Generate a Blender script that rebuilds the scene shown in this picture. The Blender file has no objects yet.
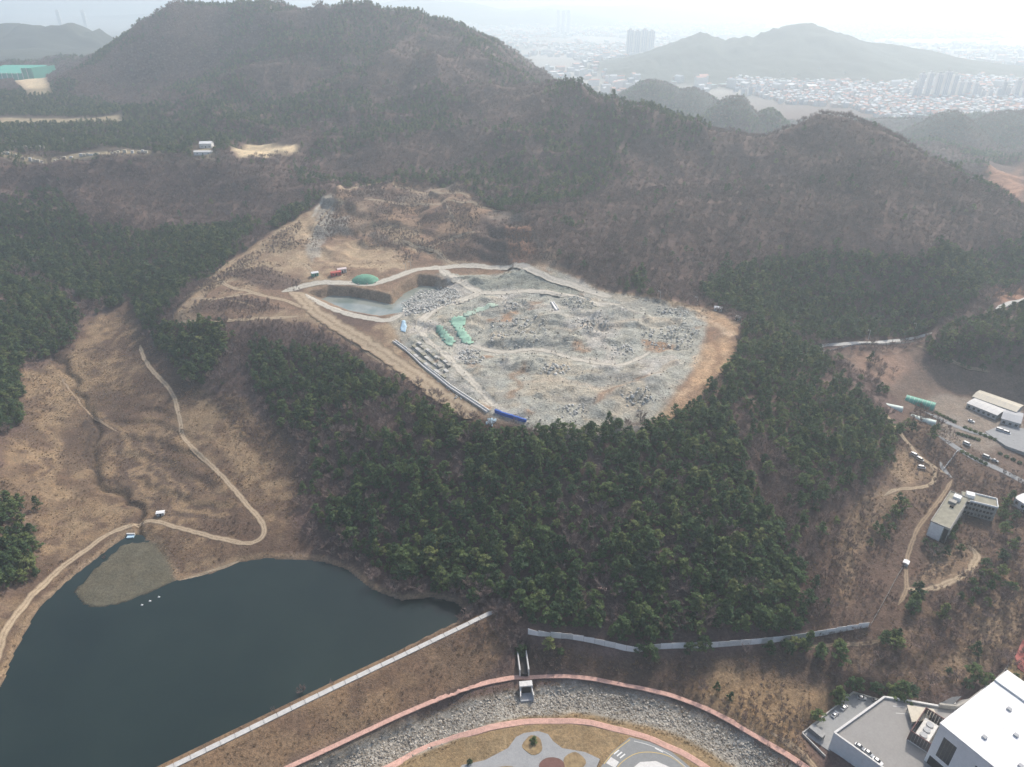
import bpy, bmesh, math, random
import numpy as np
from mathutils import Vector, Matrix, noise as mnoise
R = math.radians
random.seed(7); rng = np.random.default_rng(7)
S = bpy.context.scene
COL = S.collection

# ------------------------------------------------------------------ camera
W, HH, F = 1024.0, 767.0, 705.0
HAZE = 2.5e-4
CAMZ, PITCH = 300.0, R(29.0)
cd = bpy.data.cameras.new('camera'); cam = bpy.data.objects.new('camera', cd); COL.objects.link(cam)
cam.location = (0, 0, CAMZ); cam.rotation_euler = (R(90) - PITCH, 0, 0)
cd.sensor_fit = 'HORIZONTAL'; cd.sensor_width = 36.0; cd.lens = 36.0 * F / W
cd.clip_start = 1.0; cd.clip_end = 40000.0
S.camera = cam

# ------------------------------------------------------------------ sky, sun, exposure
SUN_AZ, SUN_EL = R(32), R(44)          # azimuth to the right of the viewing direction
w = bpy.data.worlds.new('World'); S.world = w; w.use_nodes = True
nt = w.node_tree; bg = nt.nodes['Background']
sky = nt.nodes.new('ShaderNodeTexSky'); sky.sky_type = 'NISHITA'; sky.sun_disc = False
sky.sun_elevation = SUN_EL; sky.sun_rotation = SUN_AZ
sky.air_density = 1.0; sky.dust_density = 4.0; sky.ozone_density = 1.0; sky.altitude = 200
nt.links.new(sky.outputs[0], bg.inputs[0]); bg.inputs[1].default_value = 0.14
sd = bpy.data.lights.new('sun', 'SUN'); sd.energy = 3.0; sd.angle = R(3.0); sd.color = (1.0, 0.93, 0.84)
sun = bpy.data.objects.new('sun', sd); COL.objects.link(sun)
sv = Vector((math.sin(SUN_AZ) * math.cos(SUN_EL), math.cos(SUN_AZ) * math.cos(SUN_EL), math.sin(SUN_EL)))
sun.rotation_euler = sv.to_track_quat('Z', 'Y').to_euler()
sun.location = (300, 300, 800)
S.view_settings.view_transform = 'Standard'; S.view_settings.look = 'None'
S.view_settings.exposure = 0.38; S.view_settings.gamma = 1.0
S.render.engine = 'CYCLES'
cy = S.cycles
cy.use_denoising = True; cy.max_bounces = 6; cy.volume_bounces = 2; cy.diffuse_bounces = 2; cy.glossy_bounces = 2
cy.transmission_bounces = 2; cy.transparent_max_bounces = 8
try: cy.denoising_prefilter = 'ACCURATE'
except Exception: pass

# ------------------------------------------------------------------ pixel <-> world
cp, sp_ = math.cos(PITCH), math.sin(PITCH)
def ray(u, v):
    a = (u - W / 2) / F; b = (HH / 2 - v) / F
    return np.array([a, cp + b * sp_, -sp_ + b * cp])     # forward distance 1
def at_h(u, v, h):
    d = ray(u, v); t = (h - CAMZ) / d[2]
    return (d[0] * t, d[1] * t)
def at_d(u, v, dist):
    d = ray(u, v); t = dist / d[1]
    return (d[0] * t, dist, CAMZ + d[2] * t)
def project(x, y, z):
    dz = z - CAMZ
    zc = y * cp - dz * sp_
    yc = y * sp_ + dz * cp
    return W / 2 + F * x / zc, HH / 2 - F * yc / zc, zc

# ------------------------------------------------------------------ numpy noise
_perm = rng.permutation(4096)
def vnoise(x, y, seed=0):
    xi = np.floor(x).astype(np.int64); yi = np.floor(y).astype(np.int64)
    fx = x - xi; fy = y - yi
    fx = fx * fx * fx * (fx * (fx * 6 - 15) + 10); fy = fy * fy * fy * (fy * (fy * 6 - 15) + 10)
    def h(a, b): return _perm[(_perm[(a + seed * 131) & 4095] + b) & 4095] / 2047.5 - 1.0
    return (h(xi, yi) * (1 - fx) + h(xi + 1, yi) * fx) * (1 - fy) + (h(xi, yi + 1) * (1 - fx) + h(xi + 1, yi + 1) * fx) * fy
def fbm(x, y, s, o=4, seed=0, ridged=False):
    r = 0; a = 1.0; t = 0
    for i in range(o):
        n = vnoise(x / s + 17.3 * i, y / s - 9.1 * i, seed + i)
        if ridged: n = 1 - 2 * np.abs(n)
        r = r + a * n; t += a; a *= 0.5; s *= 0.5
    return r / t
def sstep(a, b, x):
    t = np.clip((x - a) / (b - a), 0, 1); return t * t * (3 - 2 * t)
def inside(poly, x, y):
    c = np.zeros(x.shape, bool); n = len(poly)
    for i in range(n):
        x1, y1 = poly[i][:2]; x2, y2 = poly[(i + 1) % n][:2]
        if y1 == y2: continue
        c ^= ((y1 > y) != (y2 > y)) & (x < (x2 - x1) * (y - y1) / (y2 - y1) + x1)
    return c
def segdist(pl, x, y, closed=False):
    """distance to a polyline and fraction along it"""
    d = np.full(x.shape, 1e9); par = np.zeros(x.shape); n = len(pl)
    for i in range(n if closed else n - 1):
        x1, y1 = pl[i][:2]; x2, y2 = pl[(i + 1) % n][:2]
        L = (x2 - x1) ** 2 + (y2 - y1) ** 2 + 1e-9
        t = np.clip(((x - x1) * (x2 - x1) + (y - y1) * (y2 - y1)) / L, 0, 1)
        q = np.hypot(x - x1 - t * (x2 - x1), y - y1 - t * (y2 - y1))
        m = q < d; d = np.where(m, q, d); par = np.where(m, (i + t) / (n - 1), par)
    return d, par
def sdf(poly, x, y):
    """positive inside, metres"""
    xs = [p[0] for p in poly]; ys = [p[1] for p in poly]
    out = np.full(x.shape, -1e3)
    m = (x > min(xs) - 60) & (x < max(xs) + 60) & (y > min(ys) - 60) & (y < max(ys) + 60)
    if m.any():
        d, _ = segdist(poly, x[m], y[m], True); out[m] = np.where(inside(poly, x[m], y[m]), d, -d)
    return out

# ------------------------------------------------------------------ terrain: heights read off the photograph
LAKE_Z = 10.0
hpts = [  # pixel, pixel, height above the car park
 (0,700,11),(10,640,12),(40,590,12),(100,545,12),(135,528,12.5),(200,535,14),(260,547,13),(270,525,16),(220,470,21),(170,400,28),
 (140,350,37),(150,520,13.5),(60,520,17),(20,560,20),(0,600,20),(0,520,29),(0,450,37),(60,450,21),(100,430,22),(60,380,31),(100,360,33),(120,320,43),
 (20,340,48),(0,300,63),(60,300,55),(85,320,46),(100,270,58),(0,240,75),(180,262,66),(140,300,52),(220,240,76),(100,210,92),(0,190,102),
 (200,190,97),(280,200,98),(100,158,127),(0,158,127),(200,158,123),(262,160,120),(100,120,130),(0,120,130),(205,147,126),(262,151,124),(60,85,133),(0,85,134),(15,68,136),
 (180,310,62),(200,330,58),(240,270,73),(300,250,80),(250,320,64),(330,330,63),(300,290,69),(420,380,63),(480,420,63),(400,330,66),(520,430,63),
 (600,426,65),(660,418,67),(700,385,70),(740,325,75),(690,300,76),(600,290,76),(500,265,74),(440,262,75),(380,270,74),(350,300,69),(500,340,67),
 (600,350,69),(560,400,66),(650,340,71),(320,275,74),(350,240,79),(420,240,82),(320,210,94),(380,188,108),(460,190,112),(520,215,106),(540,245,95),
 (450,215,98),(500,235,95),(560,270,85),(400,215,92),
 (600,455,58),(620,500,47),(620,560,32),(620,620,16),(540,600,16),(540,540,32),(540,480,47),(470,440,56),(450,500,38),(430,560,19),(380,560,16),(380,500,32),
 (380,430,50),(320,480,24),(310,420,38),(290,360,51),(240,370,45),(260,420,29),(280,470,21),(290,540,13.5),(350,562,11.5),(400,592,11.5),(470,600,13),(500,620,13),
 (190,350,49),(220,410,31),(700,480,52),(720,560,32),(740,620,18),(700,430,62),(780,400,60),(820,430,50),(780,480,44),(790,560,26),(800,620,16),(860,460,40),
 (890,420,38),(850,390,48),(800,350,61),(770,330,68),(840,520,28),(860,580,20),
 (815,346,46),(860,346,46),(920,338,46),(880,370,40),(960,335,62),(1000,330,64),(1024,300,62),(1024,350,58),(960,372,38),(1020,385,34),(900,400,34),(930,400,32),
 (1000,420,28),(1024,430,27),(950,430,29),(1000,460,25),(960,450,26),(920,460,28),(940,490,24),(905,565,19),(960,520,22),(1010,520,21),(1024,560,22),(1000,600,20),
 (960,560,20),(960,620,16),(1000,650,13),(900,620,16),(870,640,13),(940,670,10),(850,680,6),(780,665,8),(1024,700,7),
 (540,637,12),(640,650,11),(720,645,12),(800,635,14),(868,628,16),(600,660,7),(700,670,7),(760,690,4.5),
 (250,767,4.5),(380,706,4.5),(450,680,4.5),(505,650,7),(530,655,4),
 (280,770,3),(340,742,3),(400,715,3),(480,684,3),(560,676,3),(650,690,3),(750,732,2),(800,765,2),
 (340,775,-1),(400,745,-1),(460,722,-1),(520,703,-1),(570,700,-1),(630,708,-1),(690,725,-1.5),(750,755,-2),
 (380,770,2.5),(480,730,2.5),(580,722,2.5),(670,748,2.5),(520,750,2.5),(600,760,2.5),
 (512,950,2),(800,900,0),(1000,900,1),(200,950,3),(1150,800,5),(1200,600,20),(1200,400,40),(1150,300,75),(-100,700,14),(-150,600,35),(-150,450,60),(-150,300,90),(-150,200,110),
 (720,272,82),(760,300,67),(800,312,56),(900,305,60),(1000,280,66),(650,270,85),
]
dpts = [  # pixel, pixel, distance ahead (slopes and skylines)
 (170,4,1600),(140,24,1600),(110,48,1600),(80,68,1600),(60,82,1600),(215,11,1560),(265,9,1500),(320,10,1480),(375,9,1450),(440,26,1520),(475,36,1540),(510,49,1560),(550,79,1600),
 (430,54,1200),(470,84,1080),(545,89,1000),(600,100,950),(650,108,920),(700,123,900),(765,143,870),(800,122,850),(825,113,850),(850,118,840),(900,143,800),(970,192,730),(1010,240,660),
 (300,150,950),(300,100,1150),(300,50,1320),(170,90,1350),(170,40,1480),(230,60,1400),(450,160,900),(430,110,1050),(360,130,1000),(370,60,1280),(620,200,740),(600,140,860),
 (560,200,760),(540,150,860),(700,200,720),(760,220,680),(825,250,630),(825,180,740),(900,230,640),(900,190,710),(690,160,820),(380,160,900),(250,110,1180),(930,250,610),(120,105,1330),(400,11,1450),(170,2,1605),(370,5,1450),(880,131,815),(930,164,765),
 (900,168,900),(850,145,930),(930,190,860),(880,155,900),(800,150,930),(765,168,960),(720,150,980),(650,130,1020),(600,120,1060),(825,145,940),
 (480,130,940),(500,180,820),(660,190,750),(770,190,730),(860,160,760),(350,100,1130),(330,70,1280),(270,40,1390),(200,70,1420),(410,80,1150),(140,80,1420),
]
wpts = [  # beyond the skylines
 (-700,2000,150),(-350,1900,150),(0,1900,110),(0,2300,0),(-700,2500,80),(200,1500,60),(320,1250,60),(420,1150,70),(500,1200,60),(650,1150,60),(700,950,70),(800,900,60),(900,800,70),
 (780,1130,45),(1000,1100,60),(900,1400,30),(1300,1700,20),(1400,2000,0),(200,2000,0),(700,1600,5),(1000,1750,0),(500,1900,0),(1700,1300,50),(1500,900,90),(-1500,1700,137),(-1500,2500,125),(-2500,2500,125),(-1300,1100,130),(-1200,800,120),
 (-1300,3500,110),(0,3500,0),(1500,2500,0),(2500,2000,20),(-3000,4500,20),(0,6000,0),(4000,4000,0),(4000,8000,0),(-4000,8000,0),(0,9000,0),(0,13000,0),(8000,8000,0),(-8000,8000,0),(-9000,3000,60),(9000,3000,30),
 (-600,100,60),(600,100,40),(0,60,4),
]
def hill_noise(x, y):
    m = sstep(600, 900, y) * (1 - 0.6 * sstep(1700, 2400, y))
    side = sstep(120, 420, np.abs(x + 40))
    n = 40 * m * fbm(x + 60 * vnoise(x / 300, y / 300, 40), y * 0.8 + 0.3 * x, 330, 3, 3, True)
    n = n + 20 * m * fbm(x + 25 * vnoise(x / 90, y / 90, 41), y, 125, 3, 11, True) + (1.6 + 1.0 * m) * fbm(x, y, 60, 4, 23)
    return n * (1 - 0.85 * sstep(400, 700, -x) * (y > 860) * (y < 1700))
P = []
for u, v, h in hpts: x, y = at_h(u, v, h); P.append((x, y, h))
for u, v, d in dpts: P.append(at_d(u, v, d))
P += wpts
P = np.array(P, float)
EPS = 10.0
def kern(x, y, px, py): return np.sqrt((x - px) ** 2 + (y - py) ** 2 + EPS * EPS)
A = kern(P[:, None, 0], P[:, None, 1], P[None, :, 0], P[None, :, 1])
n_ = len(P); A = np.block([[A - 0.4 * np.eye(n_), np.ones((n_, 1))], [np.ones((1, n_)), np.zeros((1, 1))]])
resid = P[:, 2] - hill_noise(P[:, 0], P[:, 1])
wts = np.linalg.solve(A, np.append(resid, 0))
def axis(lo, fine_lo, fine_hi, hi, st, ratio, mx):
    a = list(np.arange(fine_lo, fine_hi, st)); x = a[-1]; s = st
    while x < hi: s = min(max(st, s * (1 + ratio)), mx); x += s; a.append(x)
    b = []; x = a[0]; s = st
    while x > lo: s = min(s * (1 + ratio), mx); x -= s; b.append(x)
    return np.array(b[::-1] + a)
gx = axis(-9000, -400, 420, 9000, 1.9, 0.016, 160)
gy = axis(20, 140, 640, 13500, 1.7, 0.0068, 120)
# solve on a coarse lattice, then resample
def rbf(X, Y):
    out = np.full(X.shape, wts[-1])
    for i in range(n_): out += wts[i] * np.sqrt((X - P[i, 0]) ** 2 + (Y - P[i, 1]) ** 2 + EPS * EPS)
    return out
sx, sy = gx[::5], gy[::5]
sx = np.append(sx, gx[-1]); sy = np.append(sy, gy[-1])
Zs = rbf(*np.meshgrid(sx, sy))
def bilin(ax, ay, Z, x, y):
    i = np.clip(np.searchsorted(ax, x) - 1, 0, len(ax) - 2); j = np.clip(np.searchsorted(ay, y) - 1, 0, len(ay) - 2)
    fx = (x - ax[i]) / np.maximum(ax[i + 1] - ax[i], 1e-6); fy = (y - ay[j]) / np.maximum(ay[j + 1] - ay[j], 1e-6)
    fx = np.clip(fx, 0, 1); fy = np.clip(fy, 0, 1)
    return (Z[j, i] * (1 - fx) + Z[j, i + 1] * fx) * (1 - fy) + (Z[j + 1, i] * (1 - fx) + Z[j + 1, i + 1] * fx) * fy
GX, GY = np.meshgrid(gx, gy)
GZ = bilin(sx, sy, Zs, GX, GY) + hill_noise(GX, GY)
# far hills as rounded masses on the plain
def bump(u, v, d, half_px, depth, p=2.0):
    x0, y0, h0 = at_d(u, v, d); wx = half_px * d / F
    m = (np.abs(GX - x0) < 4 * wx) & (np.abs(GY - y0) < 4 * depth)
    q = ((GX[m] - x0) / wx) ** 2 + ((GY[m] - y0) / depth) ** 2
    base = max(h0, 5)
    GZ[m] = np.maximum(GZ[m], base * np.exp(-q ** (p / 2)) * (1 + (0.2 if d > 2500 else 0.07) * fbm(GX[m], GY[m], wx * 0.5, 5, 31, True)))
far = GY > 1900
GZ[far] *= 0.35 + 0.65 * sstep(0, 12, np.abs(GZ[far]))
for b in [(800,26,3250,85,430,1.4),(705,37,3300,62,400,1.5),(745,40,3250,55,400,1.5),(835,33,3280,60,400,1.5),(880,44,3300,90,430,1.5),(950,60,3250,85,400,1.6),(650,62,3150,45,300),
          (655,82,1850,52,150),(690,90,1800,45,140),(735,99,1480,42,120),(768,112,1470,36,110),(955,114,1500,34,130),(1015,114,1560,42,140),(1080,104,1600,70,180),
          (50,27,3000,75,330),(10,30,3050,60,300),(95,36,3050,40,250),
          (420,2,9500,110,900),(600,6,10500,160,900),(300,4,11000,120,900),(760,2,11500,200,900),(950,8,9800,120,800),(545,10,8600,60,700),(1040,-4,11500,130,900)]:
    bump(*b)

# --- local shaping: flat things at a known height
def wp(h, pts): return [at_h(u, v, h) for u, v in pts]
lake_px = [(-120,830),(-60,740),(0,688),(14,652),(38,608),(75,575),(112,546),(128,535),(144,537),(156,544),(166,560),(178,581),(212,573),(240,562),(265,558),(292,559),
           (322,561),(350,571),(372,589),(402,600),(432,597),(456,602),(467,612),(458,621),(438,630),(400,650),(330,684),(250,724),(160,769),(80,810),(0,850)]
LAKE = wp(LAKE_Z, lake_px)
d = sdf(LAKE, GX, GY)
GZ = np.where(d > -14, np.where(d > 0, LAKE_Z - np.minimum(0.35 * d + 0.15, 6), np.maximum(np.minimum(GZ, LAKE_Z + 0.5 - 0.45 * d), LAKE_Z + 0.15)), GZ)
SHOAL = wp(LAKE_Z, [(122,546),(142,540),(157,545),(168,562),(175,580),(150,592),(122,603),(98,608),(82,605),(74,593),(92,572),(110,557)])
d = sdf(SHOAL, GX, GY)
GZ = np.where(d > -1, LAKE_Z + 0.04 + np.clip(d, -1, 6) * 0.04 + 0.03 * fbm(GX, GY, 9, 3, 5), GZ)
# dam: crest and two faces
CREST_Z = 14.0
DAM = wp(CREST_Z, [(-40,870),(60,822),(170,768),(250,729),(330,690),(410,652),(493,612)])
d, t = segdist(DAM, GX, GY)
up = np.array(DAM[-1]) - np.array(DAM[1]); nrm = np.array([up[1], -up[0]]); nrm /= np.hypot(*nrm)
side = (GX - DAM[3][0]) * nrm[0] + (GY - DAM[3][1]) * nrm[1]       # + = downstream, towards the camera
prof = CREST_Z - np.where(side > 0, np.maximum(d - 2.2, 0) * 0.42, np.maximum(d - 1.6, 0) * 0.75)
GZ = np.where((d < 26) & (prof > 3.0), np.maximum(GZ, prof), GZ)
GZ = np.where((d < 2.2), CREST_Z, GZ)
def grow0(pl, r):
    c = np.mean(np.array(pl), 0); return [(x + (x - c[0]) / math.hypot(x - c[0], y - c[1]) * r, y + (y - c[1]) / math.hypot(x - c[0], y - c[1]) * r) for x, y in pl]
def pad(poly, z, blend=8.0):
    global GZ
    d = sdf(poly, GX, GY); m = d > -blend
    k = sstep(-blend, 0, d[m]); GZ[m] = GZ[m] * (1 - k) + z * k
LOT_LO, LOT_UP = 0.0, 10.0
PL_LO = wp(LOT_LO, [(802,734),(853,693),(886,704),(830,752),(875,790),(838,790)])
PL_UP = wp(LOT_UP, [(834,734),(884,698),(935,704),(985,690),(1060,720),(1060,860),(900,790),(880,767)])
pad(PL_LO, LOT_LO - 0.3, 7); pad(grow0(PL_UP, -7), LOT_UP - 1.0, 3.5)
PARK_Z = 2.5
# quarry: pit with pond, rough working floor, terraces
POND_Z = 63.0
POND = wp(POND_Z, [(321,299),(330,295),(352,296),(380,301),(392,304),(404,293),(420,285),(436,286),(441,291),(425,302),(405,312),(380,316),(350,311)])
d = sdf(POND, GX, GY); dn = sdf([(x_, y_ + 7) for x_, y_ in POND], GX, GY)
m = d > -16; slope_ = 0.45 + 3.0 * sstep(-1.0, 3.0, dn[m] - d[m])
GZ[m] = np.where(d[m] > 0, POND_Z - 0.6, np.minimum(GZ[m], POND_Z + 0.1 + np.maximum(-d[m] - 0.2 + 0.9 * fbm(GX[m], GY[m], 7, 3, 9), 0) * slope_))
QGREY_h = wp(68, [(440,272),(520,268),(600,292),(660,302),(712,318),(700,360),(668,400),(650,422),(600,425),(530,428),(485,410),(440,380),(400,338),(395,318),(440,300)])
d = sdf(QGREY_h, GX, GY); k = sstep(0, 10, d)
GZ0 = GZ.copy()
rough = fbm(GX + 14 * vnoise(GX / 30, GY / 30, 51), GY, 42, 5, 50, True)
mound = np.maximum(0, fbm(GX + 10 * vnoise(GX / 18, GY / 18, 58), GY * 1.25, 40, 5, 59) - 0.08)
GZ = GZ + k * (2.6 * rough + 10.0 * mound + 1.6 * np.abs(fbm(GX, GY, 13, 4, 55)) + 0.5 * fbm(GX, GY, 4, 2, 57))
q = (GZ + 1.2 * fbm(GX, GY, 20, 3, 69)) / 2.4; fr = q - np.floor(q); GZ = GZ + 0.9 * k * sstep(-0.3, 0.2, fbm(GX, GY, 45, 3, 68)) * 2.4 * (sstep(0.72, 0.98, fr) - fr)
for px, h_, r_ in [([(440,268),(475,266),(510,268),(545,276),(580,288),(612,297),(640,303)], 74.5, 6), ([(476,293),(500,293),(530,291),(560,294),(590,300),(620,305)], 71, 5), ([(470,345),(500,352),(540,350),(580,360),(620,365),(650,352)], 68, 3.5), ([(500,412),(530,385),(560,380),(600,388),(640,380),(670,360)], 67, 3.5)]:
    d, t = segdist(wp(h_, px), GX, GY); kk = sstep(r_ + 9, r_, d); GZ = GZ * (1 - kk) + (GZ0 + 0.25 * fbm(GX, GY, 9, 2, 64)) * kk
# benches of the upper quarry
QUP = wp(90, [(300,225),(330,195),(380,186),(450,190),(520,218),(545,250),(500,262),(430,258),(360,252),(310,248)])
d = sdf(QUP, GX, GY); k = sstep(0, 12, d)
st = 10.0; zz = GZ + 8.0 * fbm(GX, GY, 60, 4, 61); q = zz / st; fr = q - np.floor(q)
k = k * (0.35 + 0.65 * sstep(-0.2, 0.3, fbm(GX, GY, 70, 2, 66)))
GZ = GZ + k * (st * (np.floor(q) + sstep(0.55, 0.9, fr)) - zz + 2.2 * fbm(GX, GY, 16, 5, 63, True))
# terraces and gully in the valley left of the hill
GUL = wp(24, [(60,372),(85,395),(95,425),(92,465),(110,480),(135,500),(140,520)])
WX = GX + 5 * vnoise(GX / 16, GY / 16, 75) + 2 * vnoise(GX / 6, GY / 6, 76); WY = GY + 5 * vnoise(GX / 16, GY / 16, 77) + 2 * vnoise(GX / 6, GY / 6, 78)
d, t = segdist(GUL, WX, WY); GZ -= 3.2 * np.exp(-(d / 2.6) ** 2)
TER = wp(22, [(110,420),(165,405),(200,440),(215,475),(240,500),(235,520),(200,525),(150,510),(130,480),(110,450)])
d = sdf(TER, GX, GY); k = sstep(0, 6, d); q = (GZ + 0.5 * fbm(GX, GY, 25, 2, 67)) / 2.4; fr = q - np.floor(q)
GZ = GZ + k * 2.4 * (sstep(0.6, 0.95, fr) - fr)
# stream bed between the two paths
STREAM = wp(-1, [(310,790),(340,775),(400,746),(460,722),(520,704),(570,700),(630,708),(690,725),(750,756),(800,790)])
d, t = segdist(STREAM, GX, GY); GZ -= 1.2 * sstep(9, 4, d)

for px, h_, zt, r_ in [([(526,687),(527,700)], 0.0, -2.6, 3.2), ([(522.5,665),(522,652)], 3.0, 1.6, 2.4)]:       # culvert cuttings
    d, t = segdist(wp(h_, px), GX, GY); kk = sstep(r_ + 2.2, r_, d); GZ = np.where(kk > 0, np.minimum(GZ, GZ * (1 - kk) + zt * kk), GZ)

def H(x, y):
    return bilin(gx, gy, GZ, np.asarray(x, float), np.asarray(y, float))
def hit(u, v):
    d = ray(u, v); y = np.concatenate([np.arange(100, 800, 1.0), np.arange(800, 2600, 2.5), np.arange(2600, 13000, 15.0)]) ; t = y / d[1]
    x = d[0] * t; z = CAMZ + d[2] * t; b = z < H(x, y)
    i = int(np.argmax(b)) if b.any() else len(y) - 1
    if i > 0 and b.any():
        lo, hi = t[i - 1], t[i]
        for _ in range(18):
            mid = (lo + hi) / 2
            if CAMZ + d[2] * mid < float(H(d[0] * mid, d[1] * mid)): hi = mid
            else: lo = mid
        tt = hi
    else: tt = t[i]
    return (float(d[0] * tt), float(d[1] * tt))
def G(u, v):
    x, y = hit(u, v); return Vector((x, y, float(H(x, y))))
def poly(pts): return [hit(u, v) for u, v in pts]

# ------------------------------------------------------------------ tagging helpers
def tag(o, label=None, cat=None, group=None, kind=None):
    if label: o['label'] = label
    if cat: o['category'] = cat
    if group: o['group'] = group
    if kind: o['kind'] = kind
    return o
def mobj(name, verts, faces, mat, parent=None, smooth=False):
    me = bpy.data.meshes.new(name); me.from_pydata([tuple(p) for p in verts], [], faces); me.update()
    mats = mat if isinstance(mat, (list, tuple)) else [mat]
    for k in mats: me.materials.append(k)
    o = bpy.data.objects.new(name, me); COL.objects.link(o)
    if parent is not None: o.parent = parent
    if smooth:
        for p in me.polygons: p.use_smooth = True
    return o
def empty(name, loc, rz=0.0):
    o = bpy.data.objects.new(name, None); o.empty_display_size = 1; COL.objects.link(o)
    o.location = loc; o.rotation_euler = (0, 0, rz); return o

# ------------------------------------------------------------------ materials
def srgb(r, g, b):
    f = lambda c: (c / 255 / 12.92) if c <= 10 else ((c / 255 + 0.055) / 1.055) ** 2.4
    return (f(r), f(g), f(b))
class M_:
    def __init__(s, name, rough=0.9, spec=0.25):
        s.m = bpy.data.materials.new(name); s.m.use_nodes = True; s.t = s.m.node_tree
        s.b = s.t.nodes['Principled BSDF']; s.b.inputs['Roughness'].default_value = rough
        s.b.inputs['Specular IOR Level'].default_value = spec
    def n(s, ty, **kw):
        q = s.t.nodes.new('ShaderNode' + ty)
        for k, v in kw.items(): setattr(q, k, v)
        return q
    def l(s, a, b): s.t.links.new(a, b)
    def pos(s): return s.n('NewGeometry').outputs['Position']
    def objc(s): return s.n('TexCoord').outputs['Object']
    def noise(s, vec, scale, detail=4, rough=0.6, dist=0.0):
        q = s.n('TexNoise'); q.inputs['Scale'].default_value = scale; q.inputs['Detail'].default_value = detail
        q.inputs['Roughness'].default_value = rough; q.inputs['Distortion'].default_value = dist
        s.l(vec, q.inputs['Vector']); return q.outputs[0]
    def ramp(s, fac, stops, interp='LINEAR'):
        q = s.n('ValToRGB'); e = q.color_ramp; e.interpolation = interp
        while len(e.elements) < len(stops): e.elements.new(0.5)
        for i, (p, c) in enumerate(stops):
            e.elements[i].position = p; e.elements[i].color = (c if isinstance(c, tuple) else (c, c, c)) + (1,)
        s.l(fac, q.inputs[0]); return q.outputs[0]
    def mix(s, fac, a, b, mode='MIX'):
        q = s.n('Mix', data_type='RGBA', blend_type=mode)
        for v, i in ((fac, 0), (a, 6), (b, 7)):
            if isinstance(v, (int, float)): q.inputs[i].default_value = v
            elif isinstance(v, tuple): q.inputs[i].default_value = v + (1,)
            else: s.l(v, q.inputs[i])
        return q.outputs[2]
    def math(s, op, a, b=0.0):
        q = s.n('Math', operation=op)
        for v, i in ((a, 0), (b, 1)):
            if isinstance(v, (int, float)): q.inputs[i].default_value = v
            else: s.l(v, q.inputs[i])
        return q.outputs[0]
    def base(s, c):
        if isinstance(c, tuple): s.b.inputs['Base Color'].default_value = c + (1,)
        else: s.l(c, s.b.inputs['Base Color'])
        return s
    def bump(s, h, dist=0.3, st=1.0):
        q = s.n('Bump'); q.inputs['Distance'].default_value = dist; q.inputs['Strength'].default_value = st
        s.l(h, q.inputs['Height']); s.l(q.outputs[0], s.b.inputs['Normal']); return s
def worn(name, c, var=0.25, scale=0.5, rough=0.85, spec=0.25, bump=0.0, fine=4.0):
    """a plain painted / mineral surface with blotchy wear"""
    k = M_(name, rough, spec); p = k.pos()
    a = k.noise(p, scale, 5, 0.65); b = k.noise(p, scale * fine, 3, 0.6)
    f = k.math('ADD', k.math('MULTIPLY', a, 0.6), k.math('MULTIPLY', b, 0.4))
    lo = tuple(x * (1 - var) for x in c); hi = tuple(min(1, x * (1 + var)) for x in c)
    k.base(k.ramp(f, [(0.32, lo), (0.68, hi)]))
    if bump: k.bump(b, bump)
    return k.m
# ------------------------------------------------------------------ land cover
LITTER = (0.135, 0.094, 0.082); TAN = (0.27, 0.195, 0.12); SCRUB = (0.118, 0.080, 0.058); DSCRUB = (0.105, 0.075, 0.058)
QGREY = (0.385, 0.385, 0.335); QTAN = (0.40, 0.31, 0.205); ORANGE = (0.40, 0.27, 0.17); QBROWN = (0.22, 0.15, 0.105); PALE = (0.50, 0.42, 0.29)
CC = np.empty(GZ.shape + (3,)); CC[:] = LITTER
ROCK = np.zeros(GZ.shape)
wob = 5.0 * fbm(GX, GY, 22, 4, 71)
wobf = 1.6 * fbm(GX, GY, 6, 3, 73)
def paint(pl, c, feather=4.0, amt=1.0, wobble=1.0, rock=None, tex=None):
    d = sdf(pl, GX, GY); m = d > -45
    k = sstep(-feather, feather, d[m] + wobble * (wob[m] + wobf[m])) * amt
    if tex is not None: k = k * tex[m]
    CC[m] = CC[m] * (1 - k[:, None]) + np.array(c) * k[:, None]
    if rock is not None: ROCK[m] = ROCK[m] * (1 - k) + rock * k
n40 = fbm(GX, GY, 40, 4, 81); n12 = fbm(GX, GY, 12, 4, 83); n90 = fbm(GX, GY, 110, 4, 85)
CC *= (1 + 0.22 * n90 + 0.18 * n12)[..., None]
# distant plain: pale developed land
pl_ = sstep(2000, 2600, GY) * (GZ < 25)
CC = CC * (1 - pl_[..., None]) + np.array((0.34, 0.33, 0.30)) * pl_[..., None] * (1 + 0.35 * fbm(GX, GY, 300, 4, 87))[..., None]
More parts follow.
